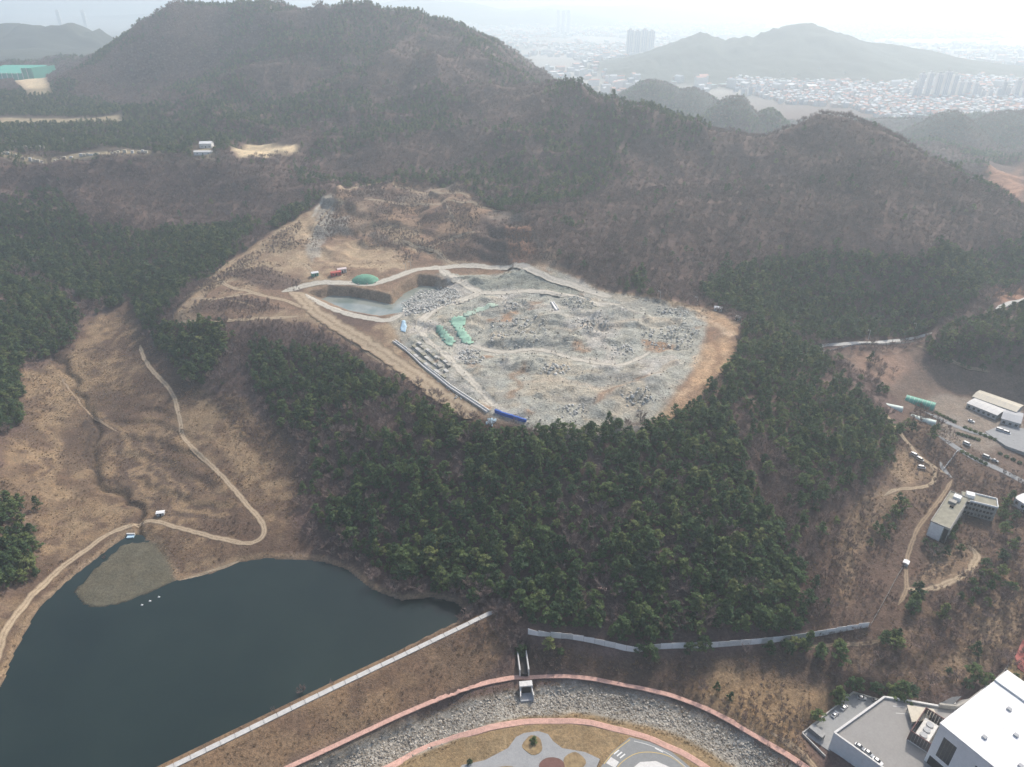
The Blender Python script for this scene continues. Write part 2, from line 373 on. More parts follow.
# valley left of the hill
V_ALL = poly([(0,690),(0,620),(10,598),(42,560),(20,505),(0,500),(0,440),(25,425),(22,372),(75,348),(88,318),(130,300),(150,345),(190,385),(240,400),(285,430),(300,480),(295,520),(320,555),(292,558),(240,561),(178,580),(156,543),(128,533),(75,573),(38,606),(14,650)])
paint(V_ALL, SCRUB, 5)
n6 = fbm(GX, GY, 6, 3, 84)
paint(V_ALL, TAN, 6, 0.85, tex=sstep(-0.1, 0.45, 0.7 * n40 + 0.5 * n12 + 0.5 * n6))
for q in [[(0,680),(0,600),(45,560),(110,530),(60,480),(10,460),(0,470)], [(62,380),(110,370),(90,440),(130,500),(60,520),(40,440)], [(125,430),(170,405),(230,485),(255,515),(225,500),(170,440)],
          [(190,405),(250,410),(285,460),(270,500),(225,460)], [(160,523),(240,548),(238,560),(180,578),(168,560)], [(25,380),(70,360),(100,395),(60,430),(25,440)]]:
    paint(poly(q), TAN, 8, 0.6, 2.0, tex=0.25 + 0.75 * sstep(-0.25, 0.3, 0.6 * n12 + 0.6 * n6))
for q in [[(130,440),(165,430),(215,500),(235,500),(225,520),(190,515),(150,490)], [(95,385),(120,400),(145,480),(130,500),(112,455)], [(60,430),(90,420),(95,470),(60,480)], [(205,390),(290,435),(300,490),(260,440)]]:
    paint(poly(q), DSCRUB, 6, 0.75, 1.5)
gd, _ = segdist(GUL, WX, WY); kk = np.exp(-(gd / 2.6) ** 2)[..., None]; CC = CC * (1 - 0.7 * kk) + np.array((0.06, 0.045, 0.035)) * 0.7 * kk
def pline(px, c, wd, amt=0.8, feather=1.2, wob_=1.0):
    pl = poly(px); d, t = segdist(pl, WX, WY)
    k = (sstep(wd + feather, max(wd - feather, 0), d + wob_ * 0.5 * (0.25 * wob + wobf)) * amt)[..., None]
    global CC
    CC = CC * (1 - k) + np.array(c) * k
for px, wd, c, am in [([(75,390),(90,410),(88,440),(92,470),(118,480),(133,500),(140,515)], 1.6, (0.07,0.052,0.042), 0.95), ([(60,372),(72,388),(85,402),(104,418),(122,436),(134,462),(146,490)], 1.6, TAN, 0.83),
    ([(100,420),(130,410),(150,400)], 1.2, DSCRUB, 0.90), ([(128,440),(140,462),(165,495),(195,508),(225,515)], 1.3, TAN, 0.90), ([(140,432),(156,465),(185,495),(225,505)], 1.2, TAN, 0.90), ([(150,425),(172,455),(195,480),(228,492)], 1.0, TAN, 0.68),
    ([(118,445),(135,480),(160,505),(200,518)], 1.2, DSCRUB, 0.90), ([(165,420),(185,455),(215,482),(235,500)], 1.4, DSCRUB, 0.75), ([(20,440),(45,470),(52,505)], 1.5, TAN, 0.75), ([(45,420),(60,455),(58,490),(90,505),(120,515)], 2, TAN, 0.75),
    ([(200,400),(225,425),(240,450),(262,480),(285,500)], 1.5, TAN, 0.60), ([(190,410),(215,440),(240,465)], 2.0, TAN, 0.75), ([(30,395),(55,380),(80,372)], 2, TAN, 0.75), ([(170,500),(210,520),(245,528)], 1.2, DSCRUB, 0.90),
    ([(150,350),(175,375),(205,395),(235,405)], 2.5, DSCRUB, 0.90), ([(85,350),(110,340),(125,325)], 2.5, SCRUB, 0.90)]:
    pline(px, c, wd * 1.1, am, 0.8)
# shores
d = sdf(LAKE, GX, GY); k = (np.exp(-((d + 1.2) / 1.6) ** 2) * 0.6)[..., None]; CC = CC * (1 - k) + np.array((0.36, 0.27, 0.17)) * k
k = sstep(0.5, 3, d)[..., None]; CC = CC * (1 - k) + np.array((0.10, 0.09, 0.065)) * k
d = sdf(SHOAL, GX, GY); k = sstep(-1.2, 0.6, d + wobf * 0.3)[..., None]; CC = CC * (1 - k) + np.array((0.115, 0.108, 0.078)) * k
# dam, banks, stream
DAMS = poly([(140,767),(300,696),(493,606),(505,640),(500,660),(480,676),(400,712),(290,760),(280,790),(120,790)])
paint(DAMS, (0.235, 0.16, 0.098), 3, 1.0, 0.4); paint(DAMS, (0.15, 0.10, 0.07), 6, 0.75, tex=sstep(-0.1, 0.35, n12 + 0.5 * n40))
paint(poly([(420,640),(493,612),(520,660),(500,675),(440,680)]), DSCRUB, 10, 0.55, 2)
BANK = poly([(520,650),(640,662),(760,655),(830,660),(845,690),(800,735),(830,790),(780,775),(740,728),(650,688),(560,673),(510,675)])
paint(BANK, DSCRUB, 3); paint(poly([(690,690),(720,668),(800,690),(840,697),(800,735),(820,770),(770,742)]), (0.29, 0.20, 0.115), 6, 0.9, 1.0)
PARKP = poly([(250,800),(290,768),(400,722),(470,700),(560,690),(640,702),(720,735),(790,790)])
paint(PARKP, (0.25, 0.185, 0.105), 3, 1, 0.3)
sdd, _ = segdist(STREAM, GX, GY); k = sstep(9.5, 6, sdd + 0.6 * wobf)[..., None]; CC = CC * (1 - k) + np.array((0.30, 0.285, 0.25)) * (1 + 0.3 * n12)[..., None] * k
# right-hand scrub slope
RS = poly([(905,420),(890,470),(860,500),(815,520),(800,570),(815,640),(870,640),(830,660),(860,690),(940,700),(1024,640),(1030,480),(960,440),(920,400)])
paint(RS, (0.128, 0.088, 0.068), 5); paint(RS, (0.235, 0.165, 0.11), 6, 0.7, tex=sstep(0.05, 0.5, 0.8 * n40 + 0.5 * n12 + 0.4 * n6))
for q in [[(850,500),(905,485),(890,520),(860,560),(850,610),(835,600),(840,540)], [(985,610),(1024,560),(1024,640),(985,670),(960,690),(950,680)], [(930,670),(965,645),(975,670),(945,690)],
          [(945,545),(975,545),(978,570),(945,585),(915,582)], [(880,465),(915,452),(935,475),(905,486)]]:
    paint(poly(q), (0.30, 0.22, 0.145), 4, 0.8, 1.2, tex=0.6 + 0.4 * sstep(-0.3, 0.3, n12))
paint(poly([(815,350),(920,345),(925,362),(1024,380),(1024,480),(960,450),(900,400),(870,375)]), (0.165, 0.122, 0.098), 4)
paint(poly([(850,352),(905,350),(920,365),(890,385),(862,372)]), (0.30, 0.20, 0.15), 5, 0.8)
paint(poly([(985,455),(1024,440),(1024,405),(960,395),(925,398),(945,440)]), (0.27, 0.23, 0.19), 4, 0.8)
# quarry
Q_ALL = poly([(172,318),(200,290),(235,258),(300,215),(330,192),(380,184),(440,187),(480,200),(520,215),(540,240),(560,265),(600,288),(660,298),(715,312),(742,325),(735,360),(700,400),(670,420),(600,426),(530,430),(480,420),(440,398),(390,372),(330,335),(300,322),(180,327)])
paint(Q_ALL, QBROWN, 2.5, 1, 0.5, 0.5); paint(Q_ALL, QTAN, 5, 0.7, 1, 0.5, tex=sstep(-0.1, 0.4, n40 + 0.6 * n12))
QU = poly([(312,250),(318,215),(340,192),(380,183),(440,187),(480,198),(525,214),(545,245),(560,268),(500,264),(430,262),(400,262),(395,250),(340,238)])
paint(QU, (0.16, 0.105, 0.08), 4, 0.95, 1.0, 0.8); paint(QU, (0.32, 0.215, 0.14), 5, 0.8, 1, 0.8, tex=sstep(-0.05, 0.35, n40 + 0.6 * n12)); paint(QU, (0.28, 0.26, 0.22), 5, 0.4, 1, 1.0, tex=sstep(0.15, 0.45, fbm(GX, GY, 50, 4, 99)))
for q in [[(180,300),(215,275),(300,218),(318,240),(300,275),(250,275),(215,290)], [(322,246),(360,243),(400,252),(415,262),(380,270),(320,266)], [(300,300),(330,318),(400,352),(460,392),(485,412),(470,418),(430,392),(340,338),(300,318)],
          [(372,226),(405,223),(420,234),(395,241)]]:
    paint(poly(q), QTAN, 4, 0.75, 1.3, 0.6, tex=0.5 + 0.5 * sstep(-0.35, 0.3, n12))
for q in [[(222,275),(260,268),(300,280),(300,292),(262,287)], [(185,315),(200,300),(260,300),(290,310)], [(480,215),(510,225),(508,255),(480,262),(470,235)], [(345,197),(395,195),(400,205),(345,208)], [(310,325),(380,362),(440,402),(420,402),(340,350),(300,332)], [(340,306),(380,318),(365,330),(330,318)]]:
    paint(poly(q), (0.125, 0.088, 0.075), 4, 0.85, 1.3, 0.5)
for px, wd, c, am in [([(343,189),(360,186),(378,182),(395,185),(412,190),(440,192),(470,196)], 2.2, (0.42,0.31,0.21), .9), ([(366,200),(392,202),(420,203),(446,200),(476,203),(500,210)], 2.0, (0.40,0.30,0.21), .9), ([(446,201),(450,212),(458,225)], 1.6, (0.38,0.28,0.2), .8),
    ([(430,249),(445,241),(462,235),(476,231)], 1.8, (0.40,0.29,0.2), .85), ([(400,240),(430,250),(450,262),(470,266)], 3, (0.40,0.31,0.21), .8), ([(376,225),(400,232),(425,242)], 2.5, (0.40,0.30,0.2), .7), ([(306,240),(316,225),(330,208),(345,203)], 2.0, (0.40,0.33,0.23), .8),
    ([(322,198),(320,208),(318,216)], 1.6, (0.5,0.48,0.42), .9), ([(300,262),(312,270),(318,280)], 3, (0.40,0.31,0.21), .7), ([(213,277),(222,267),(240,257),(268,240)], 2.5, (0.42,0.31,0.2), .6)]:
    pline(px, c, wd, am, 1.6, 1.2)
paint(poly([(505,226),(533,222),(536,250),(522,264),(510,262)]), (0.34, 0.19, 0.125), 3, 0.9, 1.0, 1.0)
paint(poly([(318,222),(350,215),(352,236),(322,238)]), (0.25, 0.24, 0.215), 3, 0.8, 1.0, 1.0)
QG = poly([(438,274),(520,266),(600,290),(660,300),(708,318),(700,360),(668,398),(655,422),(600,426),(530,430),(488,412),(440,380),(398,340),(390,318),(440,300),(450,285)])
paint(QG, QGREY, 3, 1, 0.7, 1.0)
paint(QG, (0.44, 0.385, 0.295), 6, 0.65, 1, 1.0, tex=sstep(0.1, 0.5, n40 + 0.7 * n12)); paint(QG, (0.27, 0.275, 0.255), 6, 0.65, 1, 1.0, tex=sstep(0.15, 0.5, fbm(GX, GY, 30, 5, 91)))
paint(QG, (0.36, 0.21, 0.12), 6, 0.75, 1, 1.0, tex=sstep(0.42, 0.6, fbm(GX, GY, 26, 4, 95)))
paint(QG, (0.47, 0.45, 0.41), 6, 0.8, 1, 1.0, tex=sstep(0.25, 0.55, fbm(GX, GY, 34, 5, 97)))
paint(poly([(440,275),(520,270),(590,292),(560,296),(500,288),(478,292)]), (0.22, 0.235, 0.20), 3, 0.7, 0.6, 1.0)
paint(poly([(440,275),(480,290),(440,305),(400,318),(390,310),(430,290)]), (0.40, 0.385, 0.35), 3, 0.9, 0.5, 1.0)
paint(poly([(700,307),(742,325),(736,357),(706,396),(672,419),(682,396),(720,352),(718,330)]), ORANGE, 4, 0.8, 2.0, 1.0, tex=0.45 + 0.55 * sstep(-0.3, 0.25, n12))
paint(poly([(700,345),(730,335),(725,365),(690,390)]), (0.52, 0.36, 0.22), 3, 0.6, 1.2, 0.7)
paint(poly([(530,428),(560,424),(640,425),(655,430),(605,440),(550,437)]), (0.46, 0.44, 0.38), 2, 0.85, 0.6, 1.0)
for px, wd, c, am in [([(440,372),(470,392),(500,412),(520,420)], 3, (0.50,0.48,0.43), .7), ([(470,345),(500,352),(540,350),(580,360),(620,365)], 2.5, (0.50,0.47,0.41), .6), ([(500,300),(540,305),(590,310),(640,312)], 2.5, (0.50,0.47,0.42), .6),
    ([(520,385),(560,380),(600,388),(640,380),(670,360)], 3, (0.47,0.40,0.31), .7), ([(560,330),(600,328),(640,320),(680,318)], 2.5, (0.47,0.40,0.31), .6), ([(470,370),(500,365),(530,372)], 3, (0.20,0.205,0.19), .6),
    ([(560,395),(590,402),(625,395)], 3, (0.22,0.22,0.205), .6), ([(600,372),(640,378),(660,395)], 3, (0.21,0.21,0.20), .6), ([(540,360),(570,352),(610,345)], 2, (0.23,0.23,0.21), .6), ([(510,395),(520,378),(530,365)], 2, (0.25,0.16,0.10), .7),
    ([(600,400),(620,385),(645,375)], 2, (0.34,0.20,0.12), .6), ([(710,330),(722,350),(712,375)], 2, (0.26,0.16,0.10), .7), ([(700,310),(715,325),(730,335)], 2, (0.55,0.42,0.29), .7), ([(690,390),(675,410),(668,420)], 2, (0.50,0.36,0.24), .6)]:
    pline(px, c, wd, am, 2.0, 1.6)
paint(poly([(505,225),(535,228),(532,258),(515,262)]), (0.30, 0.17, 0.115), 4, 0.8, 1.2, 0.9)
paint(poly([(322,205),(330,192),(336,215),(325,240),(312,262),(306,245)]), (0.34, 0.33, 0.29), 2, 0.7, 1.2, 1.0)
pd = sdf(POND, GX, GY); k = (sstep(-9, -4, pd) * (1 - sstep(-0.6, 0.3, pd)))[..., None]; CC = CC * (1 - k * 0.75) + np.array((0.27, 0.20, 0.14)) * k * 0.75
# plateau and far slopes
for q in [[(8,80),(45,78),(53,94),(30,96),(22,85)], [(0,118),(60,119),(122,115),(124,121),(60,125),(0,125)], [(232,150),(250,144),(298,147),(296,153),(240,158)], [(0,151.5),(150,150.5),(150,154),(0,155.5)], [(200,148),(216,146),(212,158),(198,158)]]:
    paint(poly(q), (0.62, 0.50, 0.32), 6, 1.0, 0.4)
paint(poly([(0,92),(110,100),(200,130),(230,160),(0,158)]), (0.07, 0.07, 0.05), 10, 0.55, 1)
for q in [[(985,275),(1024,270),(1024,300),(1000,305)], [(985,165),(1024,160),(1024,200),(1000,190)], [(975,115),(1000,130),(985,138),(965,132)]]:
    paint(poly(q), (0.40, 0.22, 0.14), 8, 0.7, 1.5)
for q in [[(280,370),(300,372),(290,395)], [(405,150),(420,165),(408,172)], [(148,98),(154,92),(152,105)], [(310,260),(316,300),(320,290)]]:
    pass
hk = (sstep(1380, 1450, GY) * ((GX > 200) | (GY > 2000)) * sstep(9, 22, GZ + 5 * fbm(GX, GY, 120, 3, 190)))[..., None]
CC = CC * (1 - hk) + np.array((0.060, 0.070, 0.052)) * hk * (1 + 0.3 * fbm(GX, GY, 90, 4, 191))[..., None]
CC = np.clip(CC, 0.02, 0.75)

g = M_('ground', 0.95, 0.15)
at = g.n('Attribute', attribute_name='cover').outputs['Color']; rk = g.n('Attribute', attribute_name='rock').outputs['Fac']
p = g.pos()
f1 = g.noise(p, 0.75, 5, 0.7, 0.3); f2 = g.noise(p, 0.16, 5, 0.65); f3 = g.noise(p, 2.6, 3, 0.6)
v = g.math('ADD', g.math('MULTIPLY', f1, 0.5), g.math('ADD', g.math('MULTIPLY', f2, 0.3), g.math('MULTIPLY', f3, 0.2)))
c = g.mix(1.0, at, g.ramp(v, [(0.34, 0.45), (0.5, 0.95), (0.66, 1.6)]), 'MULTIPLY')
warm = g.mix(g.ramp(g.noise(p, 0.09, 4, 0.7), [(0.4, 0.0), (0.65, 1.0)]), c, g.mix(1.0, c, (1.04, 0.99, 0.94), 'MULTIPLY'))
rn = g.noise(p, 0.11, 8, 0.72, 1.2); rn2 = g.noise(p, 0.5, 5, 0.7, 0.8)
rk_ = g.math('ADD', g.math('MULTIPLY', rn, 0.6), g.math('MULTIPLY', rn2, 0.4))
rocky = g.mix(1.0, warm, g.ramp(rk_, [(0.36, 0.5), (0.47, 0.95), (0.56, 1.05), (0.66, 1.4)]), 'MULTIPLY')
g.base(g.mix(rk, warm, rocky)); g.bump(g.math('ADD', v, g.math('MULTIPLY', g.math('MULTIPLY', rk_, rk), 2.2)), 1.1, 0.9)
nx, ny = len(gx), len(gy)
verts = np.stack([GX, GY, GZ], -1).reshape(-1, 3)
idx = np.arange(nx * ny).reshape(ny, nx)
quads = np.stack([idx[:-1, :-1], idx[:-1, 1:], idx[1:, 1:], idx[1:, :-1]], -1).reshape(-1, 4)
me = bpy.data.meshes.new('ground')
me.vertices.add(len(verts)); me.vertices.foreach_set('co', verts.astype(np.float32).ravel())
me.loops.add(quads.size); me.loops.foreach_set('vertex_index', quads.astype(np.int32).ravel())
me.polygons.add(len(quads)); me.polygons.foreach_set('loop_start', np.arange(0, quads.size, 4, dtype=np.int32)); me.polygons.foreach_set('loop_total', np.full(len(quads), 4, np.int32))
me.polygons.foreach_set('use_smooth', np.ones(len(quads), bool))
me.update(calc_edges=True)
a = me.attributes.new('cover', 'FLOAT_COLOR', 'POINT'); a.data.foreach_set('color', np.concatenate([CC.reshape(-1, 3), np.ones((nx * ny, 1))], 1).astype(np.float32).ravel())
a = me.attributes.new('rock', 'FLOAT', 'POINT'); a.data.foreach_set('value', ROCK.astype(np.float32).ravel())
me.materials.append(g.m)
ground = bpy.data.objects.new('ground', me); COL.objects.link(ground); tag(ground, kind='structure')

# ------------------------------------------------------------------ water
def flat_poly(name, pl, z, mat, thick=0.0):
    bm = bmesh.new(); f = bm.faces.new([bm.verts.new((x, y, z)) for x, y in pl]); 
    if f.normal.z < 0: bmesh.ops.reverse_faces(bm, faces=[f])
    f.normal_update()
    if f.normal.z < 0: f.normal_flip()
    if thick:
        r = bmesh.ops.extrude_face_region(bm, geom=[f]); bmesh.ops.translate(bm, vec=(0, 0, -thick), verts=[q for q in r['geom'] if isinstance(q, bmesh.types.BMVert)])
        bmesh.ops.recalc_face_normals(bm, faces=bm.faces)
    me = bpy.data.meshes.new(name); bm.to_mesh(me); bm.free(); me.materials.append(mat)
    o = bpy.data.objects.new(name, me); COL.objects.link(o); return o
k = M_('lake_water', 0.03, 0.5); p = k.pos()
k.b.inputs['IOR'].default_value = 1.333
k.base(k.ramp(k.noise(p, 0.016, 4, 0.6), [(0.35, (0.008, 0.019, 0.019)), (0.7, (0.016, 0.030, 0.027))]))
k.bump(k.noise(p, 0.5, 3, 0.5), 0.03, 0.12)
k.l(k.ramp(k.noise(p, 0.02, 5, 0.7, 1.5), [(0.42, 0.03), (0.62, 0.16)]), k.b.inputs['Roughness'])
def grow(pl, r):
    c = np.mean(np.array(pl), 0); return [(x + (x - c[0]) / max(1, math.hypot(x - c[0], y - c[1])) * r, y + (y - c[1]) / max(1, math.hypot(x - c[0], y - c[1])) * r) for x, y in pl]
tag(flat_poly('lake', grow(LAKE, 2.5), LAKE_Z, k.m), kind='structure')
k = M_('pond_water', 0.1, 0.5); k.base(k.ramp(k.noise(k.pos(), 0.06, 4), [(0.4, (0.26, 0.28, 0.25)), (0.62, (0.15, 0.19, 0.17))]))
tag(flat_poly('quarry_pond', grow(POND, 0.6), POND_Z - 0.25, k.m), kind='structure')

# ------------------------------------------------------------------ roads and paths draped on the ground
def resample(pl, step):
    out = [Vector(pl[0]).to_2d()]; pts = [Vector(q).to_2d() for q in pl]
    # Catmull-Rom
    dense = []
    for i in range(len(pts) - 1):
        p0 = pts[max(i - 1, 0)]; p1 = pts[i]; p2 = pts[i + 1]; p3 = pts[min(i + 2, len(pts) - 1)]
        n = max(4, int((p2 - p1).length / (step * 0.35)))
        for j in range(n):
            t = j / n
            dense.append(0.5 * ((2 * p1) + (p2 - p0) * t + (2 * p0 - 5 * p1 + 4 * p2 - p3) * t * t + (3 * p1 - p0 - 3 * p2 + p3) * t ** 3))
    dense.append(pts[-1]); res = [dense[0]]; acc = 0
    for a, b in zip(dense, dense[1:]):
        acc += (b - a).length
        if acc >= step: res.append(b); acc = 0
    if (res[-1] - dense[-1]).length > step * 0.3: res.append(dense[-1])
    return res
def offs(pts):
    N = []
    for i in range(len(pts)):
        t = (pts[min(i + 1, len(pts) - 1)] - pts[max(i - 1, 0)]); t = t.normalized() if t.length > 1e-6 else Vector((1, 0)); N.append(Vector((-t.y, t.x)))
    return N
def ribbon(name, px, width, mat, lift=0.22, world=False, edge=0.0, step=1.5, kind='structure', level=False, thick=0.0, nw=9):
    pl = px if world else poly(px)
    pts = resample(pl, step); N = offs(pts); V, Fc = [], []
    for i, (q, n) in enumerate(zip(pts, N)):
        rag = lambda s_: 1 + edge * (0.7 * mnoise.noise((q.x * 0.16, q.y * 0.16, s_)) + 0.6 * mnoise.noise((q.x * 0.6, q.y * 0.6, s_))); endf = 1.0 if not edge else min(1, 0.25 + min(i, len(pts) - 1 - i) * step / 9.0)
        wl = width * 0.5 * rag(3.1) * endf; wr = width * 0.5 * rag(9.7) * endf
        cz = float(H(q.x, q.y))
        for j in range(nw):
            s = -wl + (wl + wr) * j / (nw - 1); r = q + n * s
            zz = (cz if level else max(float(H(r.x, r.y)), cz - 0.6 if j in (0, nw - 1) else -99)) + lift
            V.append((r.x, r.y, zz))
    for i in range(len(pts) - 1):
        for j in range(nw - 1):
            a = i * nw + j; Fc.append((a, a + nw, a + nw + 1, a + 1)[::-1] if False else (a + 1, a + nw + 1, a + nw, a)[::-1])
    o = mobj(name, V, Fc, mat, smooth=True)
    a_ = o.data.attributes.new('across', 'FLOAT', 'POINT'); a_.data.foreach_set('value', np.tile(np.abs(np.linspace(-1, 1, nw)), len(pts)).astype(np.float32))
    if thick:
        m = o.modifiers.new('s', 'SOLIDIFY'); m.thickness = thick; m.offset = 1 if False else -1
    return tag(o, kind=kind)
def rutted(name, mid, rut, edge_):
    k = M_(name, 0.95, 0.1); p = k.pos(); ac = k.n('Attribute', attribute_name='across').outputs['Fac']
    nz = k.noise(p, 0.5, 5, 0.7); n2 = k.noise(p, 2.0, 3, 0.6)
    f = k.math('ADD', ac, k.math('MULTIPLY', k.math('SUBTRACT', nz, 0.5), 0.75))
    c = k.ramp(f, [(0.0, mid), (0.3, rut), (0.6, rut), (0.78, mid), (1.0, edge_)])
    k.base(k.mix(1.0, c, k.ramp(k.math('ADD', k.math('MULTIPLY', nz, .5), k.math('MULTIPLY', n2, .5)), [(0.35, 0.75), (0.65, 1.25)]), 'MULTIPLY')); k.bump(n2, 0.15); return k.m
m_dirt = rutted('dirt_road', (0.29, 0.22, 0.15), (0.41, 0.325, 0.225), (0.19, 0.14, 0.10))
m_dirt2 = rutted('brown_track', (0.20, 0.15, 0.105), (0.31, 0.235, 0.16), (0.15, 0.11, 0.083))
m_haul = rutted('haul_road', (0.43, 0.40, 0.335), (0.50, 0.465, 0.395), (0.32, 0.285, 0.23))
m_conc = worn('concrete', (0.47, 0.46, 0.43), 0.22, 0.5, 0.85, 0.2)
m_concl = worn('pale_concrete', (0.62, 0.61, 0.58), 0.16, 0.6, 0.85, 0.2)
m_asph = worn('asphalt', (0.13, 0.135, 0.14), 0.2, 0.4, 0.9, 0.2)
m_asphl = worn('grey_paving', (0.30, 0.305, 0.305), 0.14, 0.4, 0.9, 0.2)
m_pink = worn('pink_path', (0.52, 0.325, 0.265), 0.3, 0.5, 0.9, 0.15)
m_pinkd = worn('red_path', (0.44, 0.175, 0.135), 0.2, 0.45, 0.9, 0.15)
# ------------------------------------------------------------------ tracks, paths
for name, px, wd, mt, ed in [
  ('dirt_road', [(140,345),(143,356),(152,370),(172,393),(180,420),(184,438),(205,460),(232,487),(258,517),(264,532),(252,543),(225,541)], 3.4, m_dirt, 0.25),
  ('lakeside_road', [(-6,672),(2,640),(14,618),(40,588),(62,568),(90,547),(115,531),(150,521),(176,527),(205,535),(232,541),(248,543)], 3.6, m_dirt, 0.25),
  ('shore_track', [(178,581),(200,575),(222,568),(240,561)], 1.6, m_dirt, 0.3),
  ('valley_track', [(60,376),(78,400),(98,420),(118,432)], 1.8, m_dirt2, 0.4),
  ('quarry_track', [(175,323),(200,321),(235,320),(270,318),(300,316)], 4.5, m_dirt, 0.3),
  ('quarry_track', [(213,277),(222,268),(236,258)], 4.0, m_dirt, 0.3),
  ('quarry_track', [(214,275),(228,286),(248,291),(268,297),(290,302),(302,308)], 4.5, m_dirt, 0.3),
  ('quarry_track', [(190,299),(215,299),(240,295),(262,292)], 3.0, m_dirt, 0.4),
  ('quarry_track', [(222,300),(240,302),(255,307)], 2.5, m_dirt2, 0.4),
  ('quarry_track', [(345,337),(375,358),(395,372)], 2.5, m_dirt2, 0.4),
  ('haul_road', [(282,292),(296,288),(318,283),(345,283),(372,284),(396,277),(415,270),(440,268),(475,266),(510,268),(545,276),(580,288),(612,297)], 8.5, m_haul, 0.2),
  ('haul_road', [(290,292),(302,298),(312,308),(322,316),(345,330),(372,346),(402,366),(432,388),(456,405),(478,417)], 13.0, m_dirt, 0.25),
  ('haul_road', [(306,294),(320,303),(340,311),(362,317),(388,320),(402,314)], 7.0, m_haul, 0.25),
  ('haul_road', [(440,269),(455,278),(470,288),(478,293),(462,300),(440,306),(424,318),(418,330)], 9.0, m_haul, 0.2),
  ('haul_road', [(476,293),(500,293),(530,291),(560,294),(590,300),(620,305)], 8.0, m_haul, 0.3),
  ('floor_track', [(470,345),(500,352),(540,350),(580,360),(620,365),(650,352)], 4.5, m_haul, 0.5),
  ('floor_track', [(418,330),(440,350),(462,372),(485,395),(500,410)], 6.0, m_haul, 0.4),
  ('cut_track', [(343,189),(360,186),(378,183),(395,186),(412,190),(440,193),(470,197)], 3.4, m_dirt, 0.4),
  ('cut_track', [(366,200),(392,203),(420,204),(446,201),(476,204),(500,211)], 3.0, m_dirt, 0.4),
  ('cut_track', [(446,202),(450,212),(458,225)], 2.4, m_dirt, 0.4),
  ('cut_track', [(430,249),(445,241),(462,235),(476,231)], 3.0, m_dirt, 0.4),
  ('cut_track', [(400,240),(430,250),(450,262),(466,267)], 4.0, m_dirt, 0.4),
  ('cut_track', [(300,262),(310,268),(316,280)], 4.0, m_dirt, 0.4),
  ('cut_track', [(302,240),(314,226),(330,209),(345,203)], 3.0, m_dirt, 0.4),
  ('slope_track', [(877,403),(890,420),(903,437),(918,455),(930,464),(946,474)], 3.6, m_dirt, 0.25),
  ('slope_track', [(930,465),(935,474),(931,484),(915,488),(895,490),(884,496)], 2.4, m_dirt, 0.4),
  ('slope_track', [(952,480),(945,492),(930,512),(918,528),(910,548),(906,568),(906,590),(898,605)], 2.6, m_dirt2, 0.3),
  ('slope_track', [(905,588),(925,590),(950,582),(970,570),(977,555),(968,545)], 4.0, m_dirt, 0.4),
  ('fence_track', [(800,650),(830,645),(860,644),(885,640)], 2.0, m_dirt2, 0.4),
  ('village_road', [(938,436),(955,447),(975,459),(1000,470),(1035,488)], 4.5, m_asphl, 0.05),
  ('village_road', [(925,412),(950,424),(972,432),(1000,438),(1030,446)], 4.0, m_asphl, 0.08),
  ('village_road', [(952,478),(944,470),(940,462)], 4.0, m_asphl, 0.05),
  ('hill_road', [(808,348),(822,346),(845,344),(870,343),(895,341),(915,338),(932,333)], 4.2, m_conc, 0.05),
  ('hill_road', [(996,309),(1010,303),(1030,297)], 4.2, m_conc, 0.05),
  ('field_track', [(915,345),(935,355),(960,365),(990,372)], 2.5, m_dirt2, 0.4),
  ('bank_track', [(770,732),(795,748),(815,768),(825,790)], 4.0, m_dirt2, 0.3),
]:
    ribbon(name, px, wd, mt, 0.13 if ed > 0.15 else 0.25, edge=ed * 1.8)
UP = [(262,782),(280,771),(310,757),(340,743),(372,728),(400,715),(440,698),(470,687),(500,680),(522,677),(560,676),(600,680),(650,690),(700,706),(750,733),(790,757),(830,788)]
LO = [(360,781),(386,769),(420,751),(450,740),(480,731),(530,722),(580,722),(630,733),(670,748),(700,764),(730,785)]
ribbon('pink_path', UP, 3.0, m_pink, 0.35, edge=0.06, step=1.2, level=True, thick=0.3)
ribbon('pink_path', LO, 3.1, m_pink, 0.35, edge=0.06, step=1.2, level=True, thick=0.3)
# park paths at the bottom edge
k = M_('lawn', 0.95, 0.1); pp = k.pos(); k.base(k.ramp(k.noise(pp, 0.5, 5, 0.7), [(0.35, (0.19, 0.135, 0.075)), (0.62, (0.33, 0.245, 0.135))])); m_lawn = k.m
def slab(name, px, z, mat, thick=0.4, h=None):
    return tag(flat_poly(name, wp(z if h is None else h, px), z, mat, thick), kind='structure')
zp = PARK_Z + 1.1
slab('park_path', [(452,780),(462,765),(485,760),(508,748),(516,737),(524,733),(538,731),(548,734),(553,741),(562,748),(585,752),(600,759),(596,768),(580,790),(460,790)], zp, m_asphl, 2.0)
def ell(cx, cy, rx, ry, n=18, wob=0.12): return [(cx + rx * math.cos(t) * (1 + wob * math.sin(3 * t + cx)), cy + ry * math.sin(t) * (1 + wob * math.cos(2 * t + cy))) for t in [2 * math.pi * i / n for i in range(n)]]
slab('lawn_island', ell(533, 745, 10, 9), zp + 0.14, m_lawn)
slab('lawn_island', ell(506, 773, 12, 8), zp + 0.14, m_lawn)
slab('lawn_island', ell(574, 763, 11, 10), zp + 0.14, m_lawn)
slab('red_plaza', ell(552, 766, 13, 9, 24, 0.02), zp + 0.11, worn('red_paving', (0.16, 0.085, 0.07), 0.2, 0.8))
slab('park_road', [(592,790),(600,768),(612,752),(630,737),(650,742),(672,752),(700,775),(712,790)], zp + 0.06, m_asph if False else worn('road_grey', (0.235, 0.24, 0.235), 0.12, 0.5), 2.0)
slab('traffic_island', [(622,790),(628,772),(640,762),(656,761),(672,768),(684,790)], zp + 0.19, m_concl)
